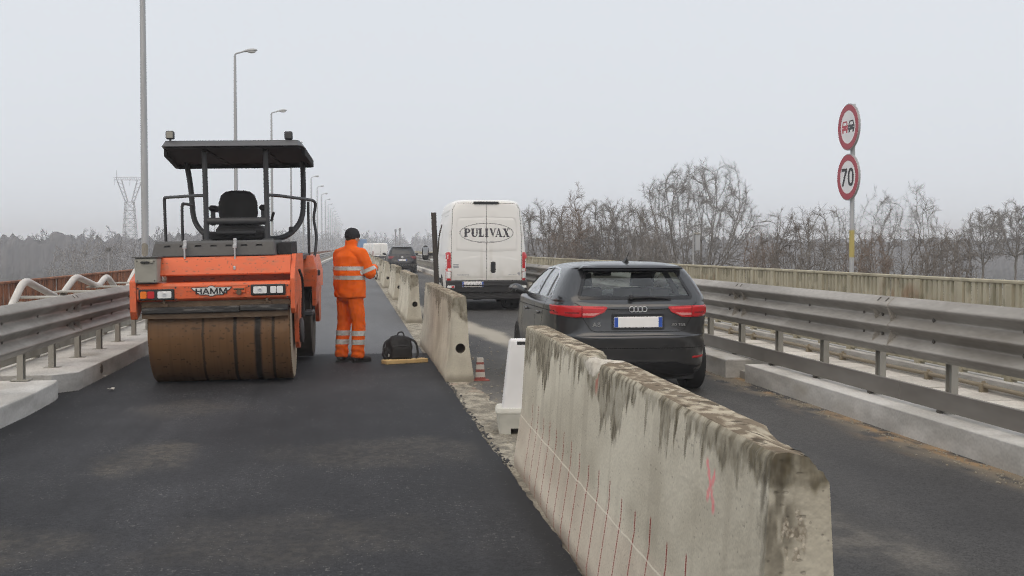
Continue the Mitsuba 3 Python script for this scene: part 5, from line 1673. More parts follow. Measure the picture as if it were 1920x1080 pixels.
def plate_it(parent, x, z, w, h, y, tw, text=None, ink='ink'):
    k = add('number_plate', bx(x - w / 2, x + w / 2, y - 0.010, y, z - h / 2, z + h / 2, 0.003), 'plate_white', parent, False, tw)
    for s in (-1, 1):
        add('blue_band', bx(x + s * (w / 2 - 0.022) - 0.020, x + s * (w / 2 - 0.022) + 0.020, y - 0.0125, y - 0.0102, z - h / 2 + 0.004, z + h / 2 - 0.004), 'plate_blue', k, False, tw)
    if text:
        t = flat_text(text, h * 0.62, False, 0.86)
        t.apply_translation([x, y - 0.0108, z])
        add('characters', t, ink, k, False, tw)
    return k


glass = lambda name, t: scene.__setitem__(name, {'type': 'thindielectric', 'int_ior': 1.5, 'specular_transmittance': rgb(*t)})
glass('car_glass', (0.72, 0.77, 0.75))
glass('side_glass', (0.50, 0.53, 0.53))
mat('audi_grey', proc(lambda p, n, uv: mix((0.034, 0.036, 0.040), (0.052, 0.051, 0.052), smoothstep(0.3, 0.75, fbm(p.x * 3, p.y * 3, p.z * 5, 4)) * smoothstep(1.2, 0.3, p.z))), 0.16, 0.40, 1.0, clearcoat=1.0, clearcoat_gloss=0.98)
mat('audi_black', (0.018, 0.018, 0.020), 0.30)
mat('seam', (0.006, 0.006, 0.007), 0.7)
mat('interior', (0.055, 0.055, 0.058), 0.9)

# ---- the dark grey hatchback, centre of its rear bumper at the origin, driving towards +y
AU = thing('car', 'dark grey hatchback with a blank white number plate, right behind the nearest concrete barrier', 'car')
AT = T().translate([2.955, 12.02, LOW]).rotate([0, 0, 1], -1.0)


def au(name, mesh, bsdf, parent=None, smooth=35, label=None):
    return add(name, mesh, bsdf, parent or AU, smooth, AT, label)


A = [  # z, rear, front, half width, exponents
    (0.17, 0.30, 4.10, 0.78, 5, 4), (0.22, 0.13, 4.20, 0.83, 5, 4), (0.30, 0.05, 4.26, 0.872, 5, 4), (0.42, 0.025, 4.29, 0.885, 5, 4), (0.55, 0.000, 4.30, 0.892, 5, 4), (0.645, -0.010, 4.31, 0.893, 5, 4),
    (0.668, 0.030, 4.29, 0.892, 5.4, 4), (0.80, 0.045, 4.22, 0.890, 5.6, 4), (0.90, 0.050, 4.05, 0.888, 5.8, 4), (0.965, 0.055, 3.78, 0.880, 5.8, 5), (1.005, 0.085, 3.45, 0.862, 6, 6), (1.03, 0.120, 3.05, 0.850, 6.5, 8), (1.08, 0.165, 2.90, 0.826, 7, 9), (1.20, 0.285, 2.62, 0.762, 7.5, 9),
    (1.31, 0.395, 2.34, 0.690, 8, 9), (1.350, 0.440, 2.20, 0.655, 8, 9), (1.366, 0.385, 2.10, 0.628, 7, 8), (1.385, 0.380, 1.98, 0.590, 6, 7), (1.405, 0.46, 1.80, 0.520, 5, 6), (1.422, 0.66, 1.52, 0.40, 4, 4), (1.430, 0.95, 1.25, 0.20, 3, 3)]
asolid = shell(A, 120, 4)
inner_t = [(z, yr + 0.07, yf - 0.07, w - 0.06, nr, nf) for z, yr, yf, w, nr, nf in A if 0.5 < z < 1.37]
inner_t = [(0.50,) + inner_t[0][1:]] + inner_t
inner = shell([r if r[0] > 1.0 else (r[0], r[1] + 0.1, min(r[2], 3.0), r[3] - 0.05, 6, 6) for r in inner_t], 64, 3)
rear_win = Polygon([(-0.600, 1.045), (0.600, 1.045), (0.610, 1.075), (0.505, 1.322), (0.470, 1.338), (-0.470, 1.338), (-0.505, 1.322), (-0.610, 1.075)]).buffer(-0.02).buffer(0.02)
front_win = Polygon([(-0.66, 1.04), (0.66, 1.04), (0.55, 1.335), (-0.55, 1.335)])
side_win = Polygon([(0.62, 1.045), (2.78, 1.03), (2.42, 1.20), (2.02, 1.325), (1.55, 1.352), (1.05, 1.335), (0.78, 1.25)]).buffer(-0.02).buffer(0.02)
pill = [Polygon([(1.58, 1.0), (1.66, 1.0), (1.62, 1.4), (1.56, 1.4)]), Polygon([(0.88, 1.0), (0.95, 1.0), (1.00, 1.4), (0.95, 1.4)])]
side_open = side_win.difference(unary_union(pill))
arch = lambda y: lathe([(0, -2), (0.352, -2), (0.352, 2), (0, 2)], 40, 'x').apply_translation([0, y, 0.312])
mb = to_m(asolid) - to_m(inner) - to_m(prism(rear_win, -0.6, 0.62)) - to_m(prism(front_win, 2.2, 4.6)) - to_m(prism(side_open, -2, 2, 'x')) - (to_m(arch(0.815)) - to_m(bx(-0.66, 0.66, 0, 2, 0, 1))) - (to_m(arch(3.435)) - to_m(bx(-0.66, 0.66, 2.5, 4.2, 0, 1)))
body_k = au('body', from_m(mb), 'audi_grey', smooth=28)
au('rear_window', patch(rear_win.buffer(0.004), asolid, 1, 1, -0.008, 0, 0.06), 'car_glass', smooth=True)
au('window_frit', patch(rear_win.buffer(0.012).difference(rear_win.buffer(-0.022)), asolid, 1, 1, 0.003, 0, 0.04), 'black_gloss', smooth=True)
au('windscreen', patch(front_win.buffer(0.004), asolid, 1, -1, -0.008, 0, 0.08), 'car_glass', smooth=True)
for s in (-1, 1):
    for g in polys(side_open):
        au('side_window', patch(g.buffer(0.004), asolid, 0, -s, -0.006, 0, 0.07), 'side_glass', smooth=True)
    au('window_trim', patch(side_win.buffer(0.016).difference(side_win.buffer(0.002)), asolid, 0, -s, 0.004, 0.006, 0.05), 'chrome', smooth=30)
    for q in pill:
        au('pillar_cover', patch(q.intersection(side_win), asolid, 0, -s, 0.002, 0.004, 0.05), 'black_gloss', smooth=30)
# cabin
for x in (-0.36, 0.36):
    st = au('front_seat', cat_(hull([[x + a, y, z] for a in (-0.24, 0.24) for y, z in ((1.55, 0.55), (1.42, 1.10), (1.52, 1.12), (1.75, 0.55))]), hull([[x + a, y, z] for a, z in ((-0.13, 1.13), (0.13, 1.13), (0.11, 1.29), (-0.11, 1.29)) for y in (1.42, 1.52)])), 'interior')
for x in (-0.42, 0.0, 0.42):
    au('rear_seat', cat_(hull([[x + a, y, z] for a in (-0.20, 0.20) for y, z in ((0.95, 0.5), (0.80, 1.02), (0.90, 1.03), (1.1, 0.5))]), hull([[x + a, y, z] for a, z in ((-0.11, 1.03), (0.11, 1.03), (0.09, 1.13), (-0.09, 1.13)) for y in (0.80, 0.88)])), 'interior')
au('parcel_shelf', bx(-0.70, 0.70, 0.26, 0.82, 0.985, 1.0), 'interior')
au('dashboard', hull([[x, y, z] for x in (-0.74, 0.74) for y, z in ((2.3, 0.7), (2.32, 1.0), (2.7, 1.04), (2.8, 0.7))]), 'interior')
au('inside_mirror', bx(-0.11, 0.11, 2.0, 2.03, 1.24, 1.30, 0.01), 'black_plastic')
# tail lights: a cluster on each side, split by the tailgate joint
for s in (-1, 1):
    oc = [(0.325, 0.955), (0.345, 0.965), (0.60, 0.972), (0.86, 0.968), (0.86, 0.868), (0.66, 0.846), (0.48, 0.852), (0.36, 0.905)]
    g = Polygon([(s * x, z) for x, z in oc]).buffer(-0.008).buffer(0.008)
    gap = sbox(*sorted((s * 0.588, s * 0.594)), 0, 2) if s > 0 else sbox(-0.594, 0, -0.588, 2)
    gap = sbox(min(s * 0.588, s * 0.595), 0, max(s * 0.588, s * 0.595), 2)
    t = au('tail_light', patch(g.difference(gap), asolid, 1, 1, 0.012, 0.03, 0.03), 'red_lens', smooth=30)
    lo = Polygon([(s * 0.40, 0.900), (s * 0.585, 0.893), (s * 0.585, 0.872), (s * 0.47, 0.868)])
    au('reversing_light', patch(lo, asolid, 1, 1, 0.0145, 0.012, 0.03), mat('pale_red_lens', (0.62, 0.25, 0.24), 0.2) if s < 0 else 'pale_red_lens', t, smooth=30)
    hi = Polygon([(s * 0.37, 0.936), (s * 0.585, 0.944), (s * 0.585, 0.958), (s * 0.35, 0.952)])
    au('light_guide', patch(hi, asolid, 1, 1, 0.0145, 0.012, 0.03), mat('bright_red_lens', (0.75, 0.06, 0.06), 0.2) if s < 0 else 'bright_red_lens', t, smooth=30)
    wr = Polygon([(0.10, 0.945), (0.36, 0.962), (0.40, 0.955), (0.30, 0.875), (0.12, 0.868)])
    au('side_lens', patch(wr.buffer(-0.006), asolid, 0, -s, 0.010, 0.02, 0.03), 'red_lens', t, smooth=30)
    lw = Polygon([(s * 0.62, 0.905), (s * 0.84, 0.900), (s * 0.84, 0.886), (s * 0.62, 0.887)])
    au('dark_lens_strip', patch(lw, asolid, 1, 1, 0.0145, 0.012, 0.03), 'dark_red_lens', t, smooth=30)
    au('bumper_reflector', patch(rrect(min(s * 0.60, s * 0.78), max(s * 0.60, s * 0.78), 0.408, 0.432, 0.008), asolid, 1, 1, 0.006, 0.02, 0.03), 'red_lens' if s > 0 else 'dark_red_lens', smooth=30)
# joints as thin dark strips
J = lambda pts, w, ax=1, sg=1: patch(line_poly(pts, w), asolid, ax, sg, 0.0015, 0.003, 0.03)
au('tailgate_joint', J([(-0.66, 1.0), (-0.592, 0.96), (-0.575, 0.83), (-0.50, 0.715), (-0.45, 0.700), (0.45, 0.700), (0.50, 0.715), (0.575, 0.83), (0.592, 0.96), (0.66, 1.0)], 0.008), 'seam', smooth=False)
au('tailgate_crease', J([(-0.34, 0.938), (-0.20, 0.930), (0.20, 0.930), (0.34, 0.938)], 0.010), 'seam', smooth=False)
au('plate_recess', patch(rrect(-0.285, 0.285, 0.715, 0.885, 0.02), asolid, 1, 1, 0.0025, 0.006, 0.05), 'audi_black', smooth=30)
au('boot_handle', patch(rrect(-0.275, 0.275, 0.884, 0.905, 0.006), asolid, 1, 1, 0.018, 0.02, 0.05), 'audi_grey', smooth=30)
for s in (-1, 1):
    au('door_joint', J([(1.62, 1.03), (1.60, 0.75), (1.60, 0.36)], 0.008, 0, -s), 'seam', smooth=False)
    au('door_joint', J([(2.72, 1.02), (2.78, 0.70), (2.72, 0.36)], 0.008, 0, -s), 'seam', smooth=False)
    au('door_joint', J([(0.80, 1.03), (0.98, 0.85), (1.16, 0.62), (1.20, 0.36)], 0.008, 0, -s), 'seam', smooth=False)
    au('shoulder_line', J([(0.42, 0.905), (1.6, 0.900), (3.3, 0.885)], 0.010, 0, -s), 'seam', smooth=False)
    for y in (1.18, 2.20):
        au('door_handle', patch(rrect(y, y + 0.20, 0.832, 0.862, 0.014), asolid, 0, -s, 0.035, 0.03, 0.04), 'audi_grey', smooth=30)
    au('sill', patch(Polygon([(1.22, 0.20), (3.02, 0.20), (3.02, 0.28), (1.22, 0.28)]), asolid, 0, -s, 0.012, 0.03, 0.1), 'audi_black', smooth=30)
    mk = au('door_mirror', hull(np.vstack([ball((s * 1.0, 2.52, 1.075), 1, (0.09, 0.075, 0.062)), ball((s * 0.93, 2.50, 1.045), 1, (0.05, 0.05, 0.04))])), 'audi_grey', smooth=60)
    au('mirror_foot', bx(min(s * 0.84, s * 0.93), max(s * 0.84, s * 0.93), 2.49, 2.56, 1.01, 1.05, 0.012), 'black_plastic', mk)
    au('mirror_glass', patch(rrect(min(s * 0.93, s * 1.07), max(s * 0.93, s * 1.07), 1.04, 1.11, 0.02), scene and hull(np.vstack([ball((s * 1.0, 2.52, 1.075), 1, (0.09, 0.075, 0.062))])), 1, 1, 0.002, 0.004, 0.04), 'mirror_pane' if 'mirror_pane' in scene else mat('mirror_pane', (0.45, 0.46, 0.47), 0.05, 1.0), mk)
# bumper: dark lower part, skirt
au('lower_bumper', patch(Polygon([(-0.80, 0.235), (0.80, 0.235), (0.82, 0.32), (0.55, 0.335), (0.42, 0.375), (-0.42, 0.375), (-0.55, 0.335), (-0.82, 0.32)]), asolid, 1, 1, 0.008, 0.03, 0.05), 'audi_black', smooth=30)
au('skirt_trim', patch(line_poly([(-0.80, 0.352), (-0.56, 0.352), (-0.44, 0.388), (0.44, 0.388), (0.56, 0.352), (0.80, 0.352)], 0.012), asolid, 1, 1, 0.012, 0.02, 0.04), 'audi_grey', smooth=30)
au('bumper_crease', J([(-0.74, 0.525), (0.74, 0.525)], 0.008), 'seam', smooth=False)
# spoiler lip with the dark shade under it, antenna fin, wiper
au('spoiler', hull([[x, y, z] for x, y, z in ((-0.575, 0.40, 1.352), (0.575, 0.40, 1.352), (-0.56, 0.345, 1.366), (0.56, 0.345, 1.366), (-0.53, 0.37, 1.384), (0.53, 0.37, 1.384), (-0.50, 0.62, 1.405), (0.50, 0.62, 1.405), (-0.56, 0.6, 1.36), (0.56, 0.6, 1.36))]), 'audi_grey', smooth=30)
au('spoiler_underside', bx(-0.53, 0.53, 0.372, 0.45, 1.338, 1.351), 'black_gloss')
au('roof_antenna', hull([[x, y, z] for x, y, z in ((-0.03, 0.62, 1.412), (0.03, 0.62, 1.412), (0, 0.60, 1.475), (-0.022, 0.80, 1.42), (0.022, 0.80, 1.42), (0, 0.62, 1.478))]), 'black_plastic')
au('antenna_rod', tube([(0, 0.63, 1.46), (0.008, 0.52, 1.535)], 0.005, 5), 'black_plastic')
wk = au('rear_wiper', tube([(-0.055, 0.112, 1.055), (0.13, 0.120, 1.060), (0.375, 0.115, 1.046)], [0.016, 0.012, 0.006], 6), 'black_plastic')
au('wiper_hub', lathe([(0, 0.06), (0.024, 0.065), (0.026, 0.12), (0, 0.13)], 14, 'y').apply_translation([-0.062, 0, 1.060]), 'black_plastic', wk)
# marks: four rings, model letters and the blank plate
ringp = []
for x in (-0.0675, -0.0225, 0.0225, 0.0675):
    ringp.append(trimesh.creation.torus(0.0275, 0.0042, major_sections=28, minor_sections=6).apply_transform(trimesh.transformations.rotation_matrix(math.pi / 2, [1, 0, 0])).apply_translation([x, 0.034, 0.935]))
au('ring_emblem', cat_(ringp), 'chrome', smooth=True)
for tx, x, z, h in (('A3', -0.445, 0.775, 0.040), ('30 TDI', 0.435, 0.772, 0.024)):
    t = flat_text(tx, h, True, 1.25 if tx == 'A3' else 1.35)
    t.apply_translation([x, 0.0345, z])
    au('model_letters', t, 'chrome', smooth=False)
plate_it(AU, 0.0, 0.800, 0.52, 0.112, 0.034, AT)
for y in (0.815, 3.435):
    for s in (-1, 1):
        wheel(AU, (s * 0.775, y, 0.312), AT, 0.315, 0.21, s)
au('underbody', bx(-0.66, 0.66, 0.25, 4.0, 0.17, 0.24), 'black_plastic')
au('exhaust', lathe([(0, 0.12), (0.03, 0.12), (0.03, 0.5), (0, 0.5)], 12, 'y').apply_translation([-0.45, 0, 0.235]), 'silver')

# ---- the dark suv further up the lane
SU = thing('car', 'distant dark suv seen from behind between the white van and the far white van', 'car')
ST = T().translate([2.97, 74.0, LOW]).rotate([0, 0, 1], 0.5).scale(1.03)


def su(name, mesh, bsdf, parent=None, smooth=35):
    return add(name, mesh, bsdf, parent or SU, smooth, ST)


Bt = [(0.22, 0.16, 4.25, 0.84, 5, 4), (0.30, 0.06, 4.40, 0.90, 5, 4), (0.55, 0.0, 4.46, 0.915, 5.5, 4), (0.72, 0.01, 4.46, 0.92, 5.5, 4), (0.85, 0.06, 4.36, 0.918, 6, 4), (1.02, 0.09, 4.05, 0.905, 6, 5), (1.09, 0.13, 3.5, 0.89, 6.5, 7), (1.14, 0.18, 3.15, 0.86, 7, 8), (1.35, 0.34, 2.75, 0.765, 8, 8), (1.54, 0.50, 2.35, 0.665, 8, 8), (1.585, 0.42, 2.2, 0.625, 7, 8), (1.62, 0.50, 1.95, 0.55, 5, 6), (1.645, 0.8, 1.6, 0.40, 4, 4), (1.655, 1.1, 1.3, 0.2, 3, 3)]
ssolid = shell(Bt, 80, 3)
mat('suv_paint', (0.020, 0.021, 0.026), 0.28, 0.3, clearcoat=0.7)
mat('dark_glass', (0.035, 0.038, 0.042), 0.06)
su('body', from_m(to_m(ssolid) - (to_m(lathe([(0, -2), (0.385, -2), (0.385, 2), (0, 2)], 30, 'x').apply_translation([0, 0.92, 0.345])) - to_m(bx(-0.68, 0.68, 0, 2, 0, 1)))), 'suv_paint', smooth=28)
rw = Polygon([(-0.66, 1.17), (0.66, 1.17), (0.55, 1.51), (-0.55, 1.51)]).buffer(-0.03).buffer(0.03)
su('rear_window', patch(rw, ssolid, 1, 1, 0.003, 0.006, 0.08), 'dark_glass', smooth=True)
su('roof_skin', patch(Polygon([(-0.50, 0.7), (0.50, 0.7), (0.46, 1.8), (-0.46, 1.8)]), ssolid, 2, -1, 0.003, 0.004, 0.1), 'silver', smooth=True)
for s in (-1, 1):
    su('tail_light', patch(Polygon([(s * 0.48, 1.02), (s * 0.90, 1.05), (s * 0.90, 0.90), (s * 0.66, 0.88)]), ssolid, 1, 1, 0.012, 0.03, 0.05), 'dark_red_lens')
    su('side_window', patch(Polygon([(0.6, 1.15), (2.9, 1.14), (2.3, 1.50), (0.9, 1.52)]), ssolid, 0, -s, 0.003, 0.006, 0.1), 'dark_glass', smooth=True)
    mk = su('door_mirror', hull(np.vstack([ball((s * 1.02, 2.6, 1.17), 1, (0.11, 0.08, 0.075)), ball((s * 0.92, 2.6, 1.12), 0.04)])), 'suv_paint', smooth=60)
    for y in (0.92, 3.55):
        wheel(SU, (s * 0.80, y, 0.345), ST, 0.345, 0.23, s, spokes=5)
em = su('round_emblem', lathe([(0, 0.050), (0.060, 0.052), (0.075, 0.060), (0.075, 0.10), (0, 0.10)], 20, 'y').apply_translation([0, 0, 0.965]), 'silver')
su('chrome_strip', patch(line_poly([(-0.80, 0.50), (0.80, 0.50)], 0.028), ssolid, 1, 1, 0.012, 0.02, 0.08), 'chrome')
su('lower_bumper', patch(Polygon([(-0.82, 0.25), (0.82, 0.25), (0.86, 0.46), (-0.86, 0.46)]), ssolid, 1, 1, 0.006, 0.02, 0.08), 'black_plastic')
plate_it(SU, 0.0, 0.79, 0.52, 0.115, 0.03, ST)
for x in (-0.52, 0.52):
    su('roof_rail', tube([(x, 0.65, 1.62), (x, 0.75, 1.665), (x, 2.0, 1.665), (x, 2.1, 1.62)], 0.018, 6), 'silver')
# ------------------------------------------------------------------ the white panel van
def van_col(p, n, uv):
    m = fbm(p.x * 2, p.y * 2, p.z * 2.5, 4)
    c = mix((0.69, 0.69, 0.675), (0.76, 0.76, 0.75), m)
    low = smoothstep(1.25, 0.75, p.z) * smoothstep(0.25, 0.65, fbm(p.x * 6, p.y * 6, p.z * 5, 3))
    c = mix(c, (0.50, 0.485, 0.44), 0.55 * low)
    st = smoothstep(0.60, 0.85, noise(p.x * 13, p.z * 0.9, 2.0)) * smoothstep(2.3, 1.0, p.z)
    return mix(c, (0.54, 0.525, 0.48), 0.35 * st)


mat('van_white', proc(van_col), 0.35, clearcoat=0.4)
mat('lettering_ink', (0.035, 0.035, 0.045), 0.5)
mat('sticker_grey', (0.33, 0.34, 0.36), 0.5)
VN = thing('van', 'white high-roof van with PULIVAX lettering in an oval on its rear doors', 'van')
VT = T().translate([3.285, 29.3, LOW]).rotate([0, 0, 1], -0.5).scale([1.035, 1.0, 1.057])


def vn(name, mesh, bsdf, parent=None, smooth=35, label=None):
    return add(name, mesh, bsdf, parent or VN, smooth, VT, label)


Vt = [(0.42, 0.03, 5.9, 0.985, 22, 6), (0.70, 0.0, 6.0, 0.995, 22, 6), (1.05, 0.0, 5.85, 0.995, 22, 6), (1.15, 0.0, 5.75, 0.99, 22, 6), (1.40, 0.005, 4.95, 0.975, 22, 7), (1.90, 0.03, 4.45, 0.935, 20, 8), (2.30, 0.06, 4.05, 0.885, 18, 8), (2.50, 0.085, 3.8, 0.845, 14, 7), (2.585, 0.11, 3.6, 0.80, 10, 6), (2.635, 0.20, 3.3, 0.70, 7, 5), (2.655, 0.5, 2.9, 0.50, 4, 4)]
vsolid = shell(Vt, 132, 4)
vb = to_m(vsolid)
for y in (1.45, 4.95):
    vb = vb - (to_m(lathe([(0, -2), (0.42, -2), (0.42, 2), (0, 2)], 36, 'x').apply_translation([0, y, 0.36])) - to_m(bx(-0.62, 0.62, y - 1, y + 1, -1, 1.2)))
vn('body', from_m(vb), 'van_white', smooth=28)
VP = lambda g, out=0.004, dep=0.008, st=0.06: patch(g, vsolid, 1, 1, out, dep, st)
# two rear doors, proud of the body, each with a pressed window panel
for s in (-1, 1):
    dpoly = Polygon([(s * 0.006, 0.735), (s * 0.840, 0.735), (s * 0.845, 1.30), (s * 0.832, 1.90), (s * 0.800, 2.42), (s * 0.74, 2.535), (s * 0.006, 2.55)]).buffer(-0.02).buffer(0.02)
    win = Polygon([(s * 0.0065, 1.40), (s * 0.74, 1.44), (s * 0.72, 2.10), (s * 0.69, 2.19), (s * 0.62, 2.215), (s * 0.0065, 2.23)])
    low = Polygon([(s * 0.05, 0.80), (s * 0.78, 0.80), (s * 0.785, 1.20), (s * 0.60, 1.27), (s * 0.05, 1.33)]).buffer(-0.03).buffer(0.03)
    d = vn('rear_door', VP(dpoly.difference(win.buffer(0.010)), 0.020, 0.03, 0.06), 'van_white', smooth=30, label='left rear door of the van' if s < 0 else 'right rear door of the van')
    vn('window_panel', VP(win, 0.011, 0.02, 0.07), 'van_white', d, smooth=True)
    vn('pressed_panel', VP(low, 0.0235, 0.01, 0.07), 'van_white', d, smooth=True)
    for z in (1.86, 0.98):
        vn('hinge', VP(rrect(min(s * 0.855, s * 0.945), max(s * 0.855, s * 0.945), z - 0.035, z + 0.035, 0.012), 0.035, 0.05, 0.05), 'van_white', d)
    vn('door_gap', VP(line_poly([(s * 0.855, 0.74), (s * 0.858, 1.30), (s * 0.845, 1.90), (s * 0.812, 2.42), (s * 0.745, 2.547)], 0.010), 0.002, 0.004, 0.06), 'seam', smooth=False)
    tl = vn('tail_light', VP(rrect(min(s * 0.872, s * 0.985), max(s * 0.872, s * 0.985), 0.70, 1.395, 0.03), 0.016, 0.05, 0.05), 'red_lens')
    vn('white_lens', VP(rrect(min(s * 0.877, s * 0.978), max(s * 0.877, s * 0.978), 0.775, 0.935, 0.012), 0.020, 0.02, 0.05), 'clear_lens', tl)
    vn('brake_lens', VP(rrect(min(s * 0.877, s * 0.978), max(s * 0.877, s * 0.978), 0.945, 1.01, 0.012), 0.020, 0.02, 0.05), 'bright_red_lens', tl)
    vn('lens_step', VP(rrect(min(s * 0.880, s * 0.974), max(s * 0.880, s * 0.974), 1.17, 1.18, 0.004), 0.021, 0.02, 0.05), 'dark_red_lens', tl)
    vn('reflector', VP(rrect(min(s * 0.86, s * 0.972), max(s * 0.86, s * 0.972), 0.655, 0.69, 0.008), 0.02, 0.03, 0.05), 'dark_red_lens')
vn('door_gap', VP(line_poly([(0, 0.74), (0, 2.555)], 0.010), 0.004, 0.004, 0.08), 'seam', smooth=False)
vn('door_gap', VP(line_poly([(-0.75, 2.562), (0.75, 2.562)], 0.010), 0.003, 0.004, 0.06), 'seam', smooth=False)
hl = vn('door_handle', VP(rrect(0.095, 0.215, 0.90, 1.175, 0.05), 0.034, 0.02, 0.04), 'black_plastic')
vn('handle_grip', VP(rrect(0.130, 0.180, 0.93, 1.145, 0.02), 0.046, 0.014, 0.04), 'black_gloss', hl)
vn('brake_lamp', bx(-0.315, 0.300, 0.035, 0.16, 2.535, 2.60, 0.012), 'black_gloss')
# lettering with heavy slab serifs, in an oval
def serif_word(word, h, gap):
    st, th, sf = h * 0.27, h * 0.14, h * 0.10      # stem, hair, serif
    def stem(x, w=None, z0=0, z1=h): return sbox(x, z0, x + (w or st), z1)
    def serif(x, z, w=None, o=h * 0.07): return sbox(x - o, z, x + (w or st) + o, z + sf)
    G = {}
    bowl = lambda x, z0, z1, r: Point(0, 0).buffer(1, quad_segs=10)
    el = lambda cx, cz, rx, rz: shapely.affinity.translate(shapely.affinity.scale(Point(0, 0).buffer(1, quad_segs=10), rx, rz), cx, cz)
    G['P'] = (unary_union([stem(h * 0.07), serif(h * 0.07, 0), serif(h * 0.07, h - sf), (el(h * 0.36, h * 0.72, h * 0.40, h * 0.28).difference(el(h * 0.34, h * 0.72, h * 0.20, h * 0.17)).intersection(sbox(h * 0.2, 0, h, h)))]), h * 0.78)
    u = unary_union([stem(h * 0.07, st, h * 0.3, h), stem(h * 0.62, th * 1.2, h * 0.3, h), serif(h * 0.07, h - sf), serif(h * 0.62, h - sf, th * 1.2)])
    ub = shapely.affinity.translate(shapely.affinity.scale(Point(0, 0).buffer(1, quad_segs=10), h * 0.335, h * 0.33), h * 0.405, h * 0.31).difference(el(h * 0.47, h * 0.36, h * 0.17, h * 0.26)).intersection(sbox(0, 0, h, h * 0.32))
    G['U'] = (u.union(ub), h * 0.84)
    G['L'] = (unary_union([stem(h * 0.07), serif(h * 0.07, 0), serif(h * 0.07, h - sf), sbox(h * 0.07, 0, h * 0.62, th), Polygon([(h * 0.62, 0), (h * 0.62, h * 0.30), (h * 0.56, h * 0.30), (h * 0.46, 0)])]), h * 0.70)
    G['I'] = (unary_union([stem(h * 0.07), serif(h * 0.07, 0), serif(h * 0.07, h - sf)]), h * 0.46)
    v = unary_union([Polygon([(h * 0.05, h), (h * 0.31, h), (h * 0.50, h * 0.30), (h * 0.42, 0)]), Polygon([(h * 0.66, h), (h * 0.76, h), (h * 0.46, 0), (h * 0.40, 0.0)])])
    G['V'] = (unary_union([v, sbox(0, h - sf, h * 0.37, h), sbox(h * 0.58, h - sf, h * 0.84, h)]), h * 0.66)
    a = unary_union([Polygon([(h * 0.08, 0), (h * 0.17, 0), (h * 0.46, h), (h * 0.36, h)]), Polygon([(h * 0.34, h), (h * 0.48, h), (h * 0.80, 0), (h * 0.53, 0)]), sbox(h * 0.20, h * 0.28, h * 0.62, h * 0.36)])
    G['A'] = (unary_union([a, sbox(0, 0, h * 0.26, sf), sbox(h * 0.45, 0, h * 0.87, sf)]), h * 0.86)
    x_ = unary_union([Polygon([(h * 0.06, h), (h * 0.33, h), (h * 0.76, 0), (h * 0.49, 0)]), Polygon([(h * 0.62, h), (h * 0.72, h), (h * 0.17, 0), (h * 0.08, 0)])])
    G['X'] = (unary_union([x_, sbox(0, 0, h * 0.27, sf), sbox(h * 0.43, 0, h * 0.82, sf), sbox(0, h - sf, h * 0.39, h), sbox(h * 0.54, h - sf, h * 0.80, h)]), h * 0.84)
    out, x = [], 0.0
    for c in word:
        g, w = G[c]
        out.append(shapely.affinity.translate(g, x, 0))
        x += w + gap
    x -= gap
    return [shapely.affinity.translate(g, -x / 2, -h / 2) for g in out], x


lets, lw = serif_word('PULIVAX', 0.205, 0.010)
fl = lambda g: shapely.affinity.translate(shapely.affinity.scale(g, 1.12 / lw, 1.0, origin=(0, 0)), 0.01, 1.858)
doorface = lambda g, out, st=0.05: patch(g, vsolid, 1, 1, out, 0.003, st)
for c, g in zip('pulivax', lets):
    vn('letter', doorface(fl(g), 0.0145, 0.03), 'lettering_ink', smooth=False)
el_ = lambda rx, rz: shapely.affinity.translate(shapely.affinity.scale(Point(0, 0).buffer(1, quad_segs=20), rx, rz), 0.0, 1.852)
ov = el_(0.655, 0.235).difference(el_(0.640, 0.222))
vn('lettering_oval', doorface(ov, 0.0145, 0.04), 'lettering_ink', smooth=False)
mat('small_print', (0.45, 0.45, 0.45), 0.5)
mats = [(-0.355 + 0.082 * i + 0.012 * (i % 3), 0.052 + 0.014 * (i % 2)) for i in range(9)]
vn('small_print', doorface(unary_union([sbox(x, 1.640, x + w, 1.664) for x, w in mats] + [sbox(-0.22 + 0.11 * i, 1.612, -0.14 + 0.11 * i, 1.628) for i in range(4)]), 0.0148, 0.05), 'small_print', smooth=False)
for x, z, w, h in ((-0.845 + 0.03, 1.02, 0.13, 0.05), (-0.845 + 0.03, 1.085, 0.13, 0.03)):
    vn('sticker', doorface(rrect(x, x + w, z, z + h, 0.006), 0.026, 0.05), 'sticker_grey', smooth=False)
vn('maker_letters', doorface(unary_union([sbox(-0.71 + 0.036 * i, 0.845, -0.71 + 0.036 * i + 0.024, 0.872) for i in range(8)]), 0.026, 0.05), 'sticker_grey', smooth=False)
vn('model_letters', doorface(unary_union([sbox(0.52 + 0.030 * i, 0.852, 0.52 + 0.030 * i + 0.020, 0.866) for i in range(7)] + [Point(0.79, 0.895).buffer(0.035).difference(Point(0.79, 0.895).buffer(0.018)), sbox(0.775, 0.845, 0.805, 0.90)]), 0.026, 0.05), 'sticker_grey', smooth=False)
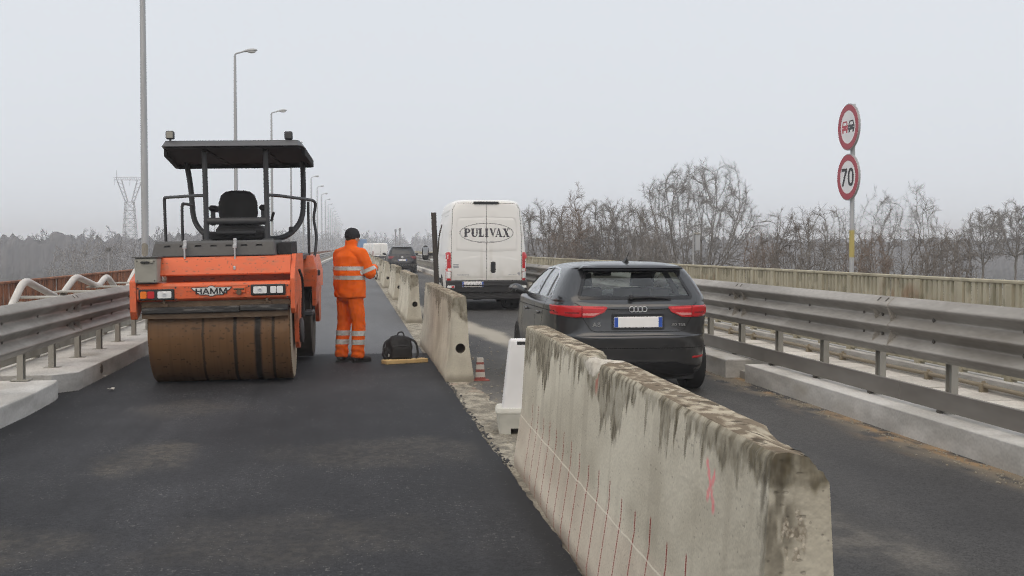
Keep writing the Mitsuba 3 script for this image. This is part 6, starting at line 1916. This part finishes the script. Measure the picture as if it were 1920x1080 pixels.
# black bumper
vn('bumper', hull([[x, y, z] for x in (-0.985, 0.985) for y, z in ((-0.02, 0.43), (-0.075, 0.46), (-0.085, 0.70), (-0.05, 0.725), (0.12, 0.725), (0.12, 0.43))]), 'black_plastic', smooth=25)
vn('bumper_step', bx(-0.60, 0.66, -0.135, -0.0855, 0.60, 0.625, 0.01), 'black_plastic')
vn('lower_bar', bx(-0.90, 0.95, -0.03, 0.10, 0.28, 0.415, 0.02), 'rubber')
plate_it(VN, -0.345, 0.635, 0.52, 0.13, -0.087, VT, 'EY 427DN', 'plate_ink')
for s in (-1, 1):
    vn('fog_light', bx(min(s * 0.78, s * 0.965), max(s * 0.78, s * 0.965), -0.094, -0.0755, 0.545, 0.605, 0.010), 'clear_lens')
    vn('fog_lens', bx(min(s * 0.80, s * 0.86), max(s * 0.80, s * 0.86), -0.100, -0.0945, 0.553, 0.597, 0.006), 'red_lens' if s < 0 else 'silver')
    vn('wheel_arch', patch(line_poly([(1.45 + 0.44 * math.cos(a), 0.38 + 0.44 * math.sin(a)) for a in np.linspace(0, np.pi, 16)], 0.05), vsolid, 0, -s, 0.012, 0.02, 0.06), 'black_plastic')
    vn('side_moulding', patch(rrect(1.95, 4.45, 0.62, 0.74, 0.02), vsolid, 0, -s, 0.012, 0.02, 0.1), 'black_plastic')
    vn('side_panel', patch(Polygon([(0.5, 1.30), (1.9, 1.30), (1.9, 2.15), (0.5, 2.15)]).buffer(-0.04).buffer(0.04), vsolid, 0, -s, 0.006, 0.01, 0.1), 'van_white', smooth=True)
    vn('side_panel', patch(Polygon([(2.1, 1.30), (3.3, 1.30), (3.3, 2.15), (2.1, 2.15)]).buffer(-0.04).buffer(0.04), vsolid, 0, -s, 0.006, 0.01, 0.1), 'van_white', smooth=True)
    vn('cab_window', patch(Polygon([(3.55, 1.32), (4.75, 1.32), (4.45, 1.65), (4.1, 1.98), (3.60, 1.98)]).buffer(-0.03).buffer(0.03), vsolid, 0, -s, 0.003, 0.006, 0.08), 'dark_glass', smooth=True)
    vn('roof_gutter', patch(line_poly([(0.35, 2.40), (3.6, 2.36)], 0.03), vsolid, 0, -s, 0.012, 0.02, 0.1), 'van_white')
    vn('roof_flute', patch(line_poly([(0.40, 2.28), (1.9, 2.27)], 0.012), vsolid, 0, -s, 0.002, 0.004, 0.1), 'sticker_grey')
    mk = vn('door_mirror', hull(np.vstack([ball((s * 1.26, 4.55, 1.42), 1, (0.095, 0.08, 0.15)), ball((s * 1.26, 4.55, 1.24), 1, (0.09, 0.07, 0.08))])), 'black_plastic', smooth=50)
    vn('mirror_glass', bx(min(s * 1.19, s * 1.33), max(s * 1.19, s * 1.33), 4.462, 4.468, 1.30, 1.52), 'mirror_pane', mk)
    vn('mirror_arm', bx(min(s * 0.92, s * 1.19), max(s * 0.92, s * 1.19), 4.53, 4.59, 1.28, 1.36, 0.015), 'black_plastic', mk)
    vn('arm_cover', bx(min(s * 1.0, s * 1.13), max(s * 1.0, s * 1.13), 4.52, 4.6, 1.15, 1.2, 0.015), 'clear_lens', mk)
    for y in (1.45, 4.95):
        wheel(VN, (s * 0.87, y, 0.352), VT, 0.352, 0.22, s, spokes=6)
    if s > 0 or True:
        wheel(VN, (s * 0.64, 1.45, 0.352), VT, 0.352, 0.20, -s, 'rubber', 6)
    vn('mud_flap', bx(min(s * 0.60, s * 0.97), max(s * 0.60, s * 0.97), 1.0, 1.012, 0.14, 0.45), 'rubber')
vn('axle', lathe([(0, -0.85), (0.06, -0.85), (0.06, -0.15), (0.15, -0.10), (0.15, 0.10), (0.06, 0.15), (0.06, 0.85), (0, 0.85)], 18, 'x').apply_translation([-0.10, 1.45, 0.352]), 'rubber')
vn('underbody', bx(-0.75, 0.75, 0.25, 5.5, 0.40, 0.52), 'black_plastic')
vn('spare_wheel', lathe([(0, 0.30), (0.30, 0.30), (0.335, 0.34), (0.335, 0.39), (0, 0.39)], 28).apply_translation([0.0, 0.62, 0]), 'rubber')

# ---- white vehicles far ahead
def far_van(label, x, y, w, h, L, rz, wnd=True):
    k = thing('van', label, 'van')
    tw = T().translate([x, y, LOW]).rotate([0, 0, 1], rz)
    t = [(0.40, 0.02, L, w * 0.97, 14, 5), (0.55, 0, L, w, 14, 5), (1.05, 0.0, L - 0.15, w, 14, 5), (1.2, 0.01, L - 0.9, w * 0.985, 14, 6), (h * 0.75, 0.03, L - 1.4, w * 0.95, 12, 6), (h * 0.95, 0.06, L - 1.8, w * 0.9, 9, 6), (h, 0.2, L - 2.1, w * 0.72, 5, 5)]
    m = shell(t, 64, 3)
    add('body', m, 'van_white', k, 30, tw)
    add('bumper', bx(-w * 0.97, w * 0.97, -0.07, 0.1, 0.36, 0.62, 0.03), 'black_plastic', k, 25, tw)
    if wnd:
        for s in (-1, 1):
            add('rear_window', patch(rrect(min(s * 0.06, s * w * 0.78), max(s * 0.06, s * w * 0.78), h * 0.60, h * 0.86, 0.05), m, 1, 1, 0.004, 0.006, 0.1), 'van_white', k, True, tw)
    for s in (-1, 1):
        add('tail_light', patch(rrect(min(s * w * 0.86, s * w * 0.96), max(s * w * 0.86, s * w * 0.96), 0.75, 1.25, 0.03), m, 1, 1, 0.012, 0.02, 0.08), 'dark_red_lens', k, 30, tw)
        for yy in (0.9, L - 0.95):
            wheel(k, (s * (w - 0.12), yy, 0.34), tw, 0.34, 0.21, s)
    add('door_gap', patch(line_poly([(0, 0.65), (0, h * 0.95)], 0.02), m, 1, 1, 0.003, 0.004, 0.1), 'seam', k, False, tw)
    plate_it(k, -0.3, 0.70, 0.52, 0.12, -0.004, tw)
    return k


far_van('small white van far ahead, just left of the dark suv', 3.05, 141.0, 0.97, 2.18, 5.0, 1.2)
far_van('very distant white van, half hidden behind the other far white van', 2.45, 196.0, 0.98, 2.35, 5.4, 2.0)
# a blue lorry at the vanishing point
k = thing('lorry', 'tiny blue lorry at the vanishing point, behind the sleeve of the person', 'lorry')
mat('lorry_blue', (0.06, 0.17, 0.36), 0.5)
LT = T().translate([1.45, 262.0, LOW])
add('box_body', bx(-1.2, 1.2, 0, 7.5, 1.0, 3.5, 0.05), 'lorry_blue', k, False, LT)
add('cab', bx(-1.15, 1.15, 7.8, 9.6, 0.7, 2.9, 0.15), 'lorry_blue', k, 30, LT)
add('rear_beam', bx(-1.15, 1.15, -0.05, 0.05, 0.55, 0.75, 0.01), 'black_plastic', k, False, LT)
for s in (-1, 1):
    add('tail_light', bx(min(s * 0.8, s * 1.1), max(s * 0.8, s * 1.1), -0.08, -0.051, 0.58, 0.72), 'red_lens', k, False, LT)
    for y in (1.4, 8.6):
        wheel(k, (s * 1.0, y, 0.48), LT, 0.48, 0.3, s, 'sticker_grey', 6)
# ------------------------------------------------------------------ small things on the ground
# wooden board
mat('board_wood', proc(lambda p, n, uv: mix((0.55, 0.38, 0.16), (0.68, 0.50, 0.25), noise(p.x * 3 + p.y * 9, p.y * 60, p.z * 80)) * (0.85 + 0.3 * fbm(p.x * 6, p.y * 40, p.z * 40, 3))), 0.7)
BT = T().translate([0.665, 15.84, 0.0]).rotate([0, 0, 1], 24.0)
add('wooden_board', bx(-0.31, 0.31, -0.085, 0.085, 0.001, 0.052, 0.004), 'board_wood', None, False, BT, 'yellow wooden board lying on the asphalt beside a concrete barrier', 'board')

# backpack lying on the board
BP = thing('backpack', 'black backpack sitting on the yellow wooden board beside a concrete barrier', 'backpack')
mat('bag_cloth', proc(lambda p, n, uv: mix((0.012, 0.012, 0.013), (0.026, 0.026, 0.028), fbm(p.x * 14, p.y * 14, p.z * 14, 3))), 0.75)
PT = T().translate([0.59, 15.98, 0.03]).rotate([0, 0, 1], 12.0).scale([0.93, 0.93, 0.98])


def bp_(name, mesh, bsdf, parent=None, smooth=60):
    return add(name, mesh, bsdf, parent or BP, smooth, PT)


def blob(rings, n=40, e=3.2, amp=0.0, seed=1):
    out = []
    for z, x, y, rx, ry in curve(np.array(rings, float), 4):
        a = np.arange(n) * 2 * np.pi / n
        c, s = np.cos(a), np.sin(a)
        out.append(np.c_[x + rx * np.sign(c) * np.abs(c) ** (2 / e), y + ry * np.sign(s) * np.abs(s) ** (2 / e), np.full(n, z)])
    m = loft(np.array(out))
    if amp:
        m.merge_vertices()
        m.vertices = m.vertices + m.vertex_normals * (amp * (meshkit.fbm(m.vertices * 11, 3, seed) - 0.5))[:, None]
    return m


bp_('main_pouch', blob([(0.00, 0.0, 0.0, 0.175, 0.105), (0.03, 0.0, 0, 0.195, 0.125), (0.15, 0.0, 0.0, 0.190, 0.130), (0.25, 0.005, 0.01, 0.170, 0.120), (0.315, 0.01, 0.02, 0.125, 0.085), (0.335, 0.01, 0.03, 0.06, 0.04)], 44, 3.2, 0.05, 4), 'bag_cloth')
fp = bp_('front_pouch', blob([(0.02, 0.005, -0.115, 0.145, 0.03), (0.05, 0.005, -0.135, 0.155, 0.045), (0.16, 0.005, -0.135, 0.150, 0.045), (0.215, 0.005, -0.115, 0.125, 0.03)], 36, 3.2, 0.025, 7), 'bag_cloth')
bp_('zip', tube(curve([(-0.14, -0.155, 0.12), (-0.12, -0.165, 0.185), (0.0, -0.165, 0.205), (0.12, -0.165, 0.185), (0.145, -0.155, 0.12)], 5), 0.005, 6), 'black_plastic', fp)
bp_('side_pouch', blob([(0.01, -0.185, 0.0, 0.035, 0.08), (0.08, -0.20, 0.0, 0.045, 0.085), (0.17, -0.185, 0.0, 0.03, 0.07)], 28, 3, 0.02, 9), 'bag_cloth')
bp_('top_handle', tube(curve([(-0.02, 0.02, 0.325), (0.0, 0.02, 0.375), (0.06, 0.02, 0.38), (0.085, 0.02, 0.325)], 5), 0.010, 8), 'bag_cloth')
for x, o in ((-0.10, -0.15), (0.14, 0.12)):
    bp_('shoulder_strap', tube(curve([(x, 0.0, 0.30), (x + o * 0.8, -0.05, 0.24), (x + o, -0.09, 0.10), (x + o * 0.7, -0.13, 0.02)], 5), 0.016, 8), 'bag_cloth')
bp_('buckle', bx(-0.196, -0.176, -0.150, -0.128, 0.055, 0.10, 0.006), 'sticker_grey')

# white plastic bollard between the barriers
WB = thing('bollard', 'white tapered plastic bollard behind the far end of the nearest concrete barrier', 'bollard')
mat('bollard_white', proc(lambda p, n, uv: mix((0.60, 0.60, 0.60), (0.72, 0.72, 0.725), fbm(p.x * 7, p.y * 7, p.z * 4, 4))), 0.5)
mat('bollard_foot', proc(lambda p, n, uv: mix((0.42, 0.415, 0.37), (0.58, 0.575, 0.52), fbm(p.x * 9, p.y * 9, p.z * 12, 4))), 0.6)
WT = T().translate([1.395, 9.95, LOW]).rotate([0, 0, 1], -6.0)


def wb(name, mesh, bsdf, parent=None, smooth=35):
    return add(name, mesh, bsdf, parent or WB, smooth, WT)


def taper(z0, z1, x0, x1, y0, y1, r=0.04, n=6, dx=0.0):
    rings = []
    for z, hx, hy, o in ((z0, x0, y0, 0), (z1 - 0.02, x1, y1, dx), (z1, x1 - 0.015, y1 - 0.015, dx)):
        g = np.array(sbox(-hx + r, -hy + r, hx - r, hy - r).buffer(r, quad_segs=5).exterior.coords)[:-1]
        rings.append(np.c_[g[:, 0] + o, g[:, 1], np.full(len(g), z)])
    return loft(np.array(rings))


wb('shaft', cut(taper(0.19, 0.80, 0.150, 0.088, 0.15, 0.09, 0.035), bx(-0.02, 0.2, -0.2, 0.2, 0.755, 0.785)), 'bollard_white')
ft = wb('foot', cut(taper(0.0, 0.205, 0.175, 0.20, 0.17, 0.195, 0.05), bx(-0.075, 0.0, -0.4, 0.4, -0.1, 0.055), bx(-0.4, 0.4, -0.06, 0.06, -0.1, 0.055)), 'bollard_foot')
wb('foot_rim', cat_(taper(0.185, 0.222, 0.205, 0.203, 0.20, 0.198, 0.05)), 'bollard_foot', ft)
wb('slot', bx(-0.019, 0.083, -0.080, 0.08, 0.757, 0.783), 'black_plastic')

# red and white striped marker lying low behind the barrier
RM = thing('delineator', 'small red and white striped road marker at the foot of the second concrete barrier', 'road marker')
mat('marker_red', (0.30, 0.085, 0.07), 0.7)
mat('marker_white', (0.54, 0.51, 0.47), 0.7)
MT = T().translate([1.478, 13.90, LOW]).scale(0.9)
mh = [(0.0, 0.045, 'marker_red'), (0.045, 0.115, 'marker_white'), (0.115, 0.150, 'marker_red'), (0.150, 0.215, 'marker_white'), (0.215, 0.245, 'marker_red'), (0.245, 0.30, 'marker_white')]
for z0, z1, m_ in mh:
    w0, w1 = 0.070 - 0.10 * z0, 0.070 - 0.10 * z1
    add('band', hull([[s * w, y, z] for s in (-1, 1) for w, z in ((w0, z0), (w1, z1 - 0.0006)) for y in (-0.035, 0.035)]), m_, RM, False, MT)
add('foot', bx(-0.11, 0.12, -0.09, 0.09, -0.001, 0.012, 0.004), 'marker_red', RM, False, MT)

# torn scrap of paper and a leaf of tape near the left kerb
def scrap(name, pts, label, x, y, z, cat, seed):
    g = shapely.affinity.scale(Polygon(pts), 0.55, 0.55, origin=(0, 0))
    p, f = tri2d(g, 0.012)
    h = 0.012 + 0.05 * meshkit.fbm(np.c_[p * 14, np.zeros(len(p))], 2, seed)
    v = np.vstack([np.c_[p, h + 0.001], np.c_[p, h]])
    add(name, mesh_of(v + [x, y, z], np.vstack([f, f[:, ::-1] + len(p)])), 'marker_white', None, True, None, label, cat)


scrap('paper_scrap', [(-0.06, -0.16), (-0.01, -0.13), (0.05, -0.02), (0.055, 0.10), (0.02, 0.04), (0.04, 0.20), (-0.01, 0.16), (-0.02, 0.02), (-0.05, -0.03)], 'torn scrap of white paper on the asphalt near the left kerb', -2.62, 13.12, 0.0, 'scrap', 3)
scrap('kerb_scrap', [(-0.05, -0.03), (0.03, -0.035), (0.05, 0.02), (0.0, 0.05), (-0.045, 0.03)], 'small pale scrap stuck under the left kerb face', -2.93, 14.35, 0.0, 'scrap', 5)
add('kerb_drain', lathe([(0, -2.975), (0.055, -2.975), (0.05, -3.03), (0.0, -3.05)], 18, 'x').apply_translation([0, 14.4, 0.12]), 'hole_dark', None, 40, None, 'small dark drain opening in the left kerb face beside the roller drum', 'drain')
# ------------------------------------------------------------------ the hazy air round everything
scene['haze'] = {'type': 'cube', 'to_world': T().translate([0, 600, 4.5]).scale([1300, 780, 19.0]), 'bsdf': {'type': 'null'}, 'interior': {'type': 'ref', 'id': 'haze_air'}}
used.add('haze')
tag('haze', 'thin winter haze over the plain', 'haze', None, 'stuff')
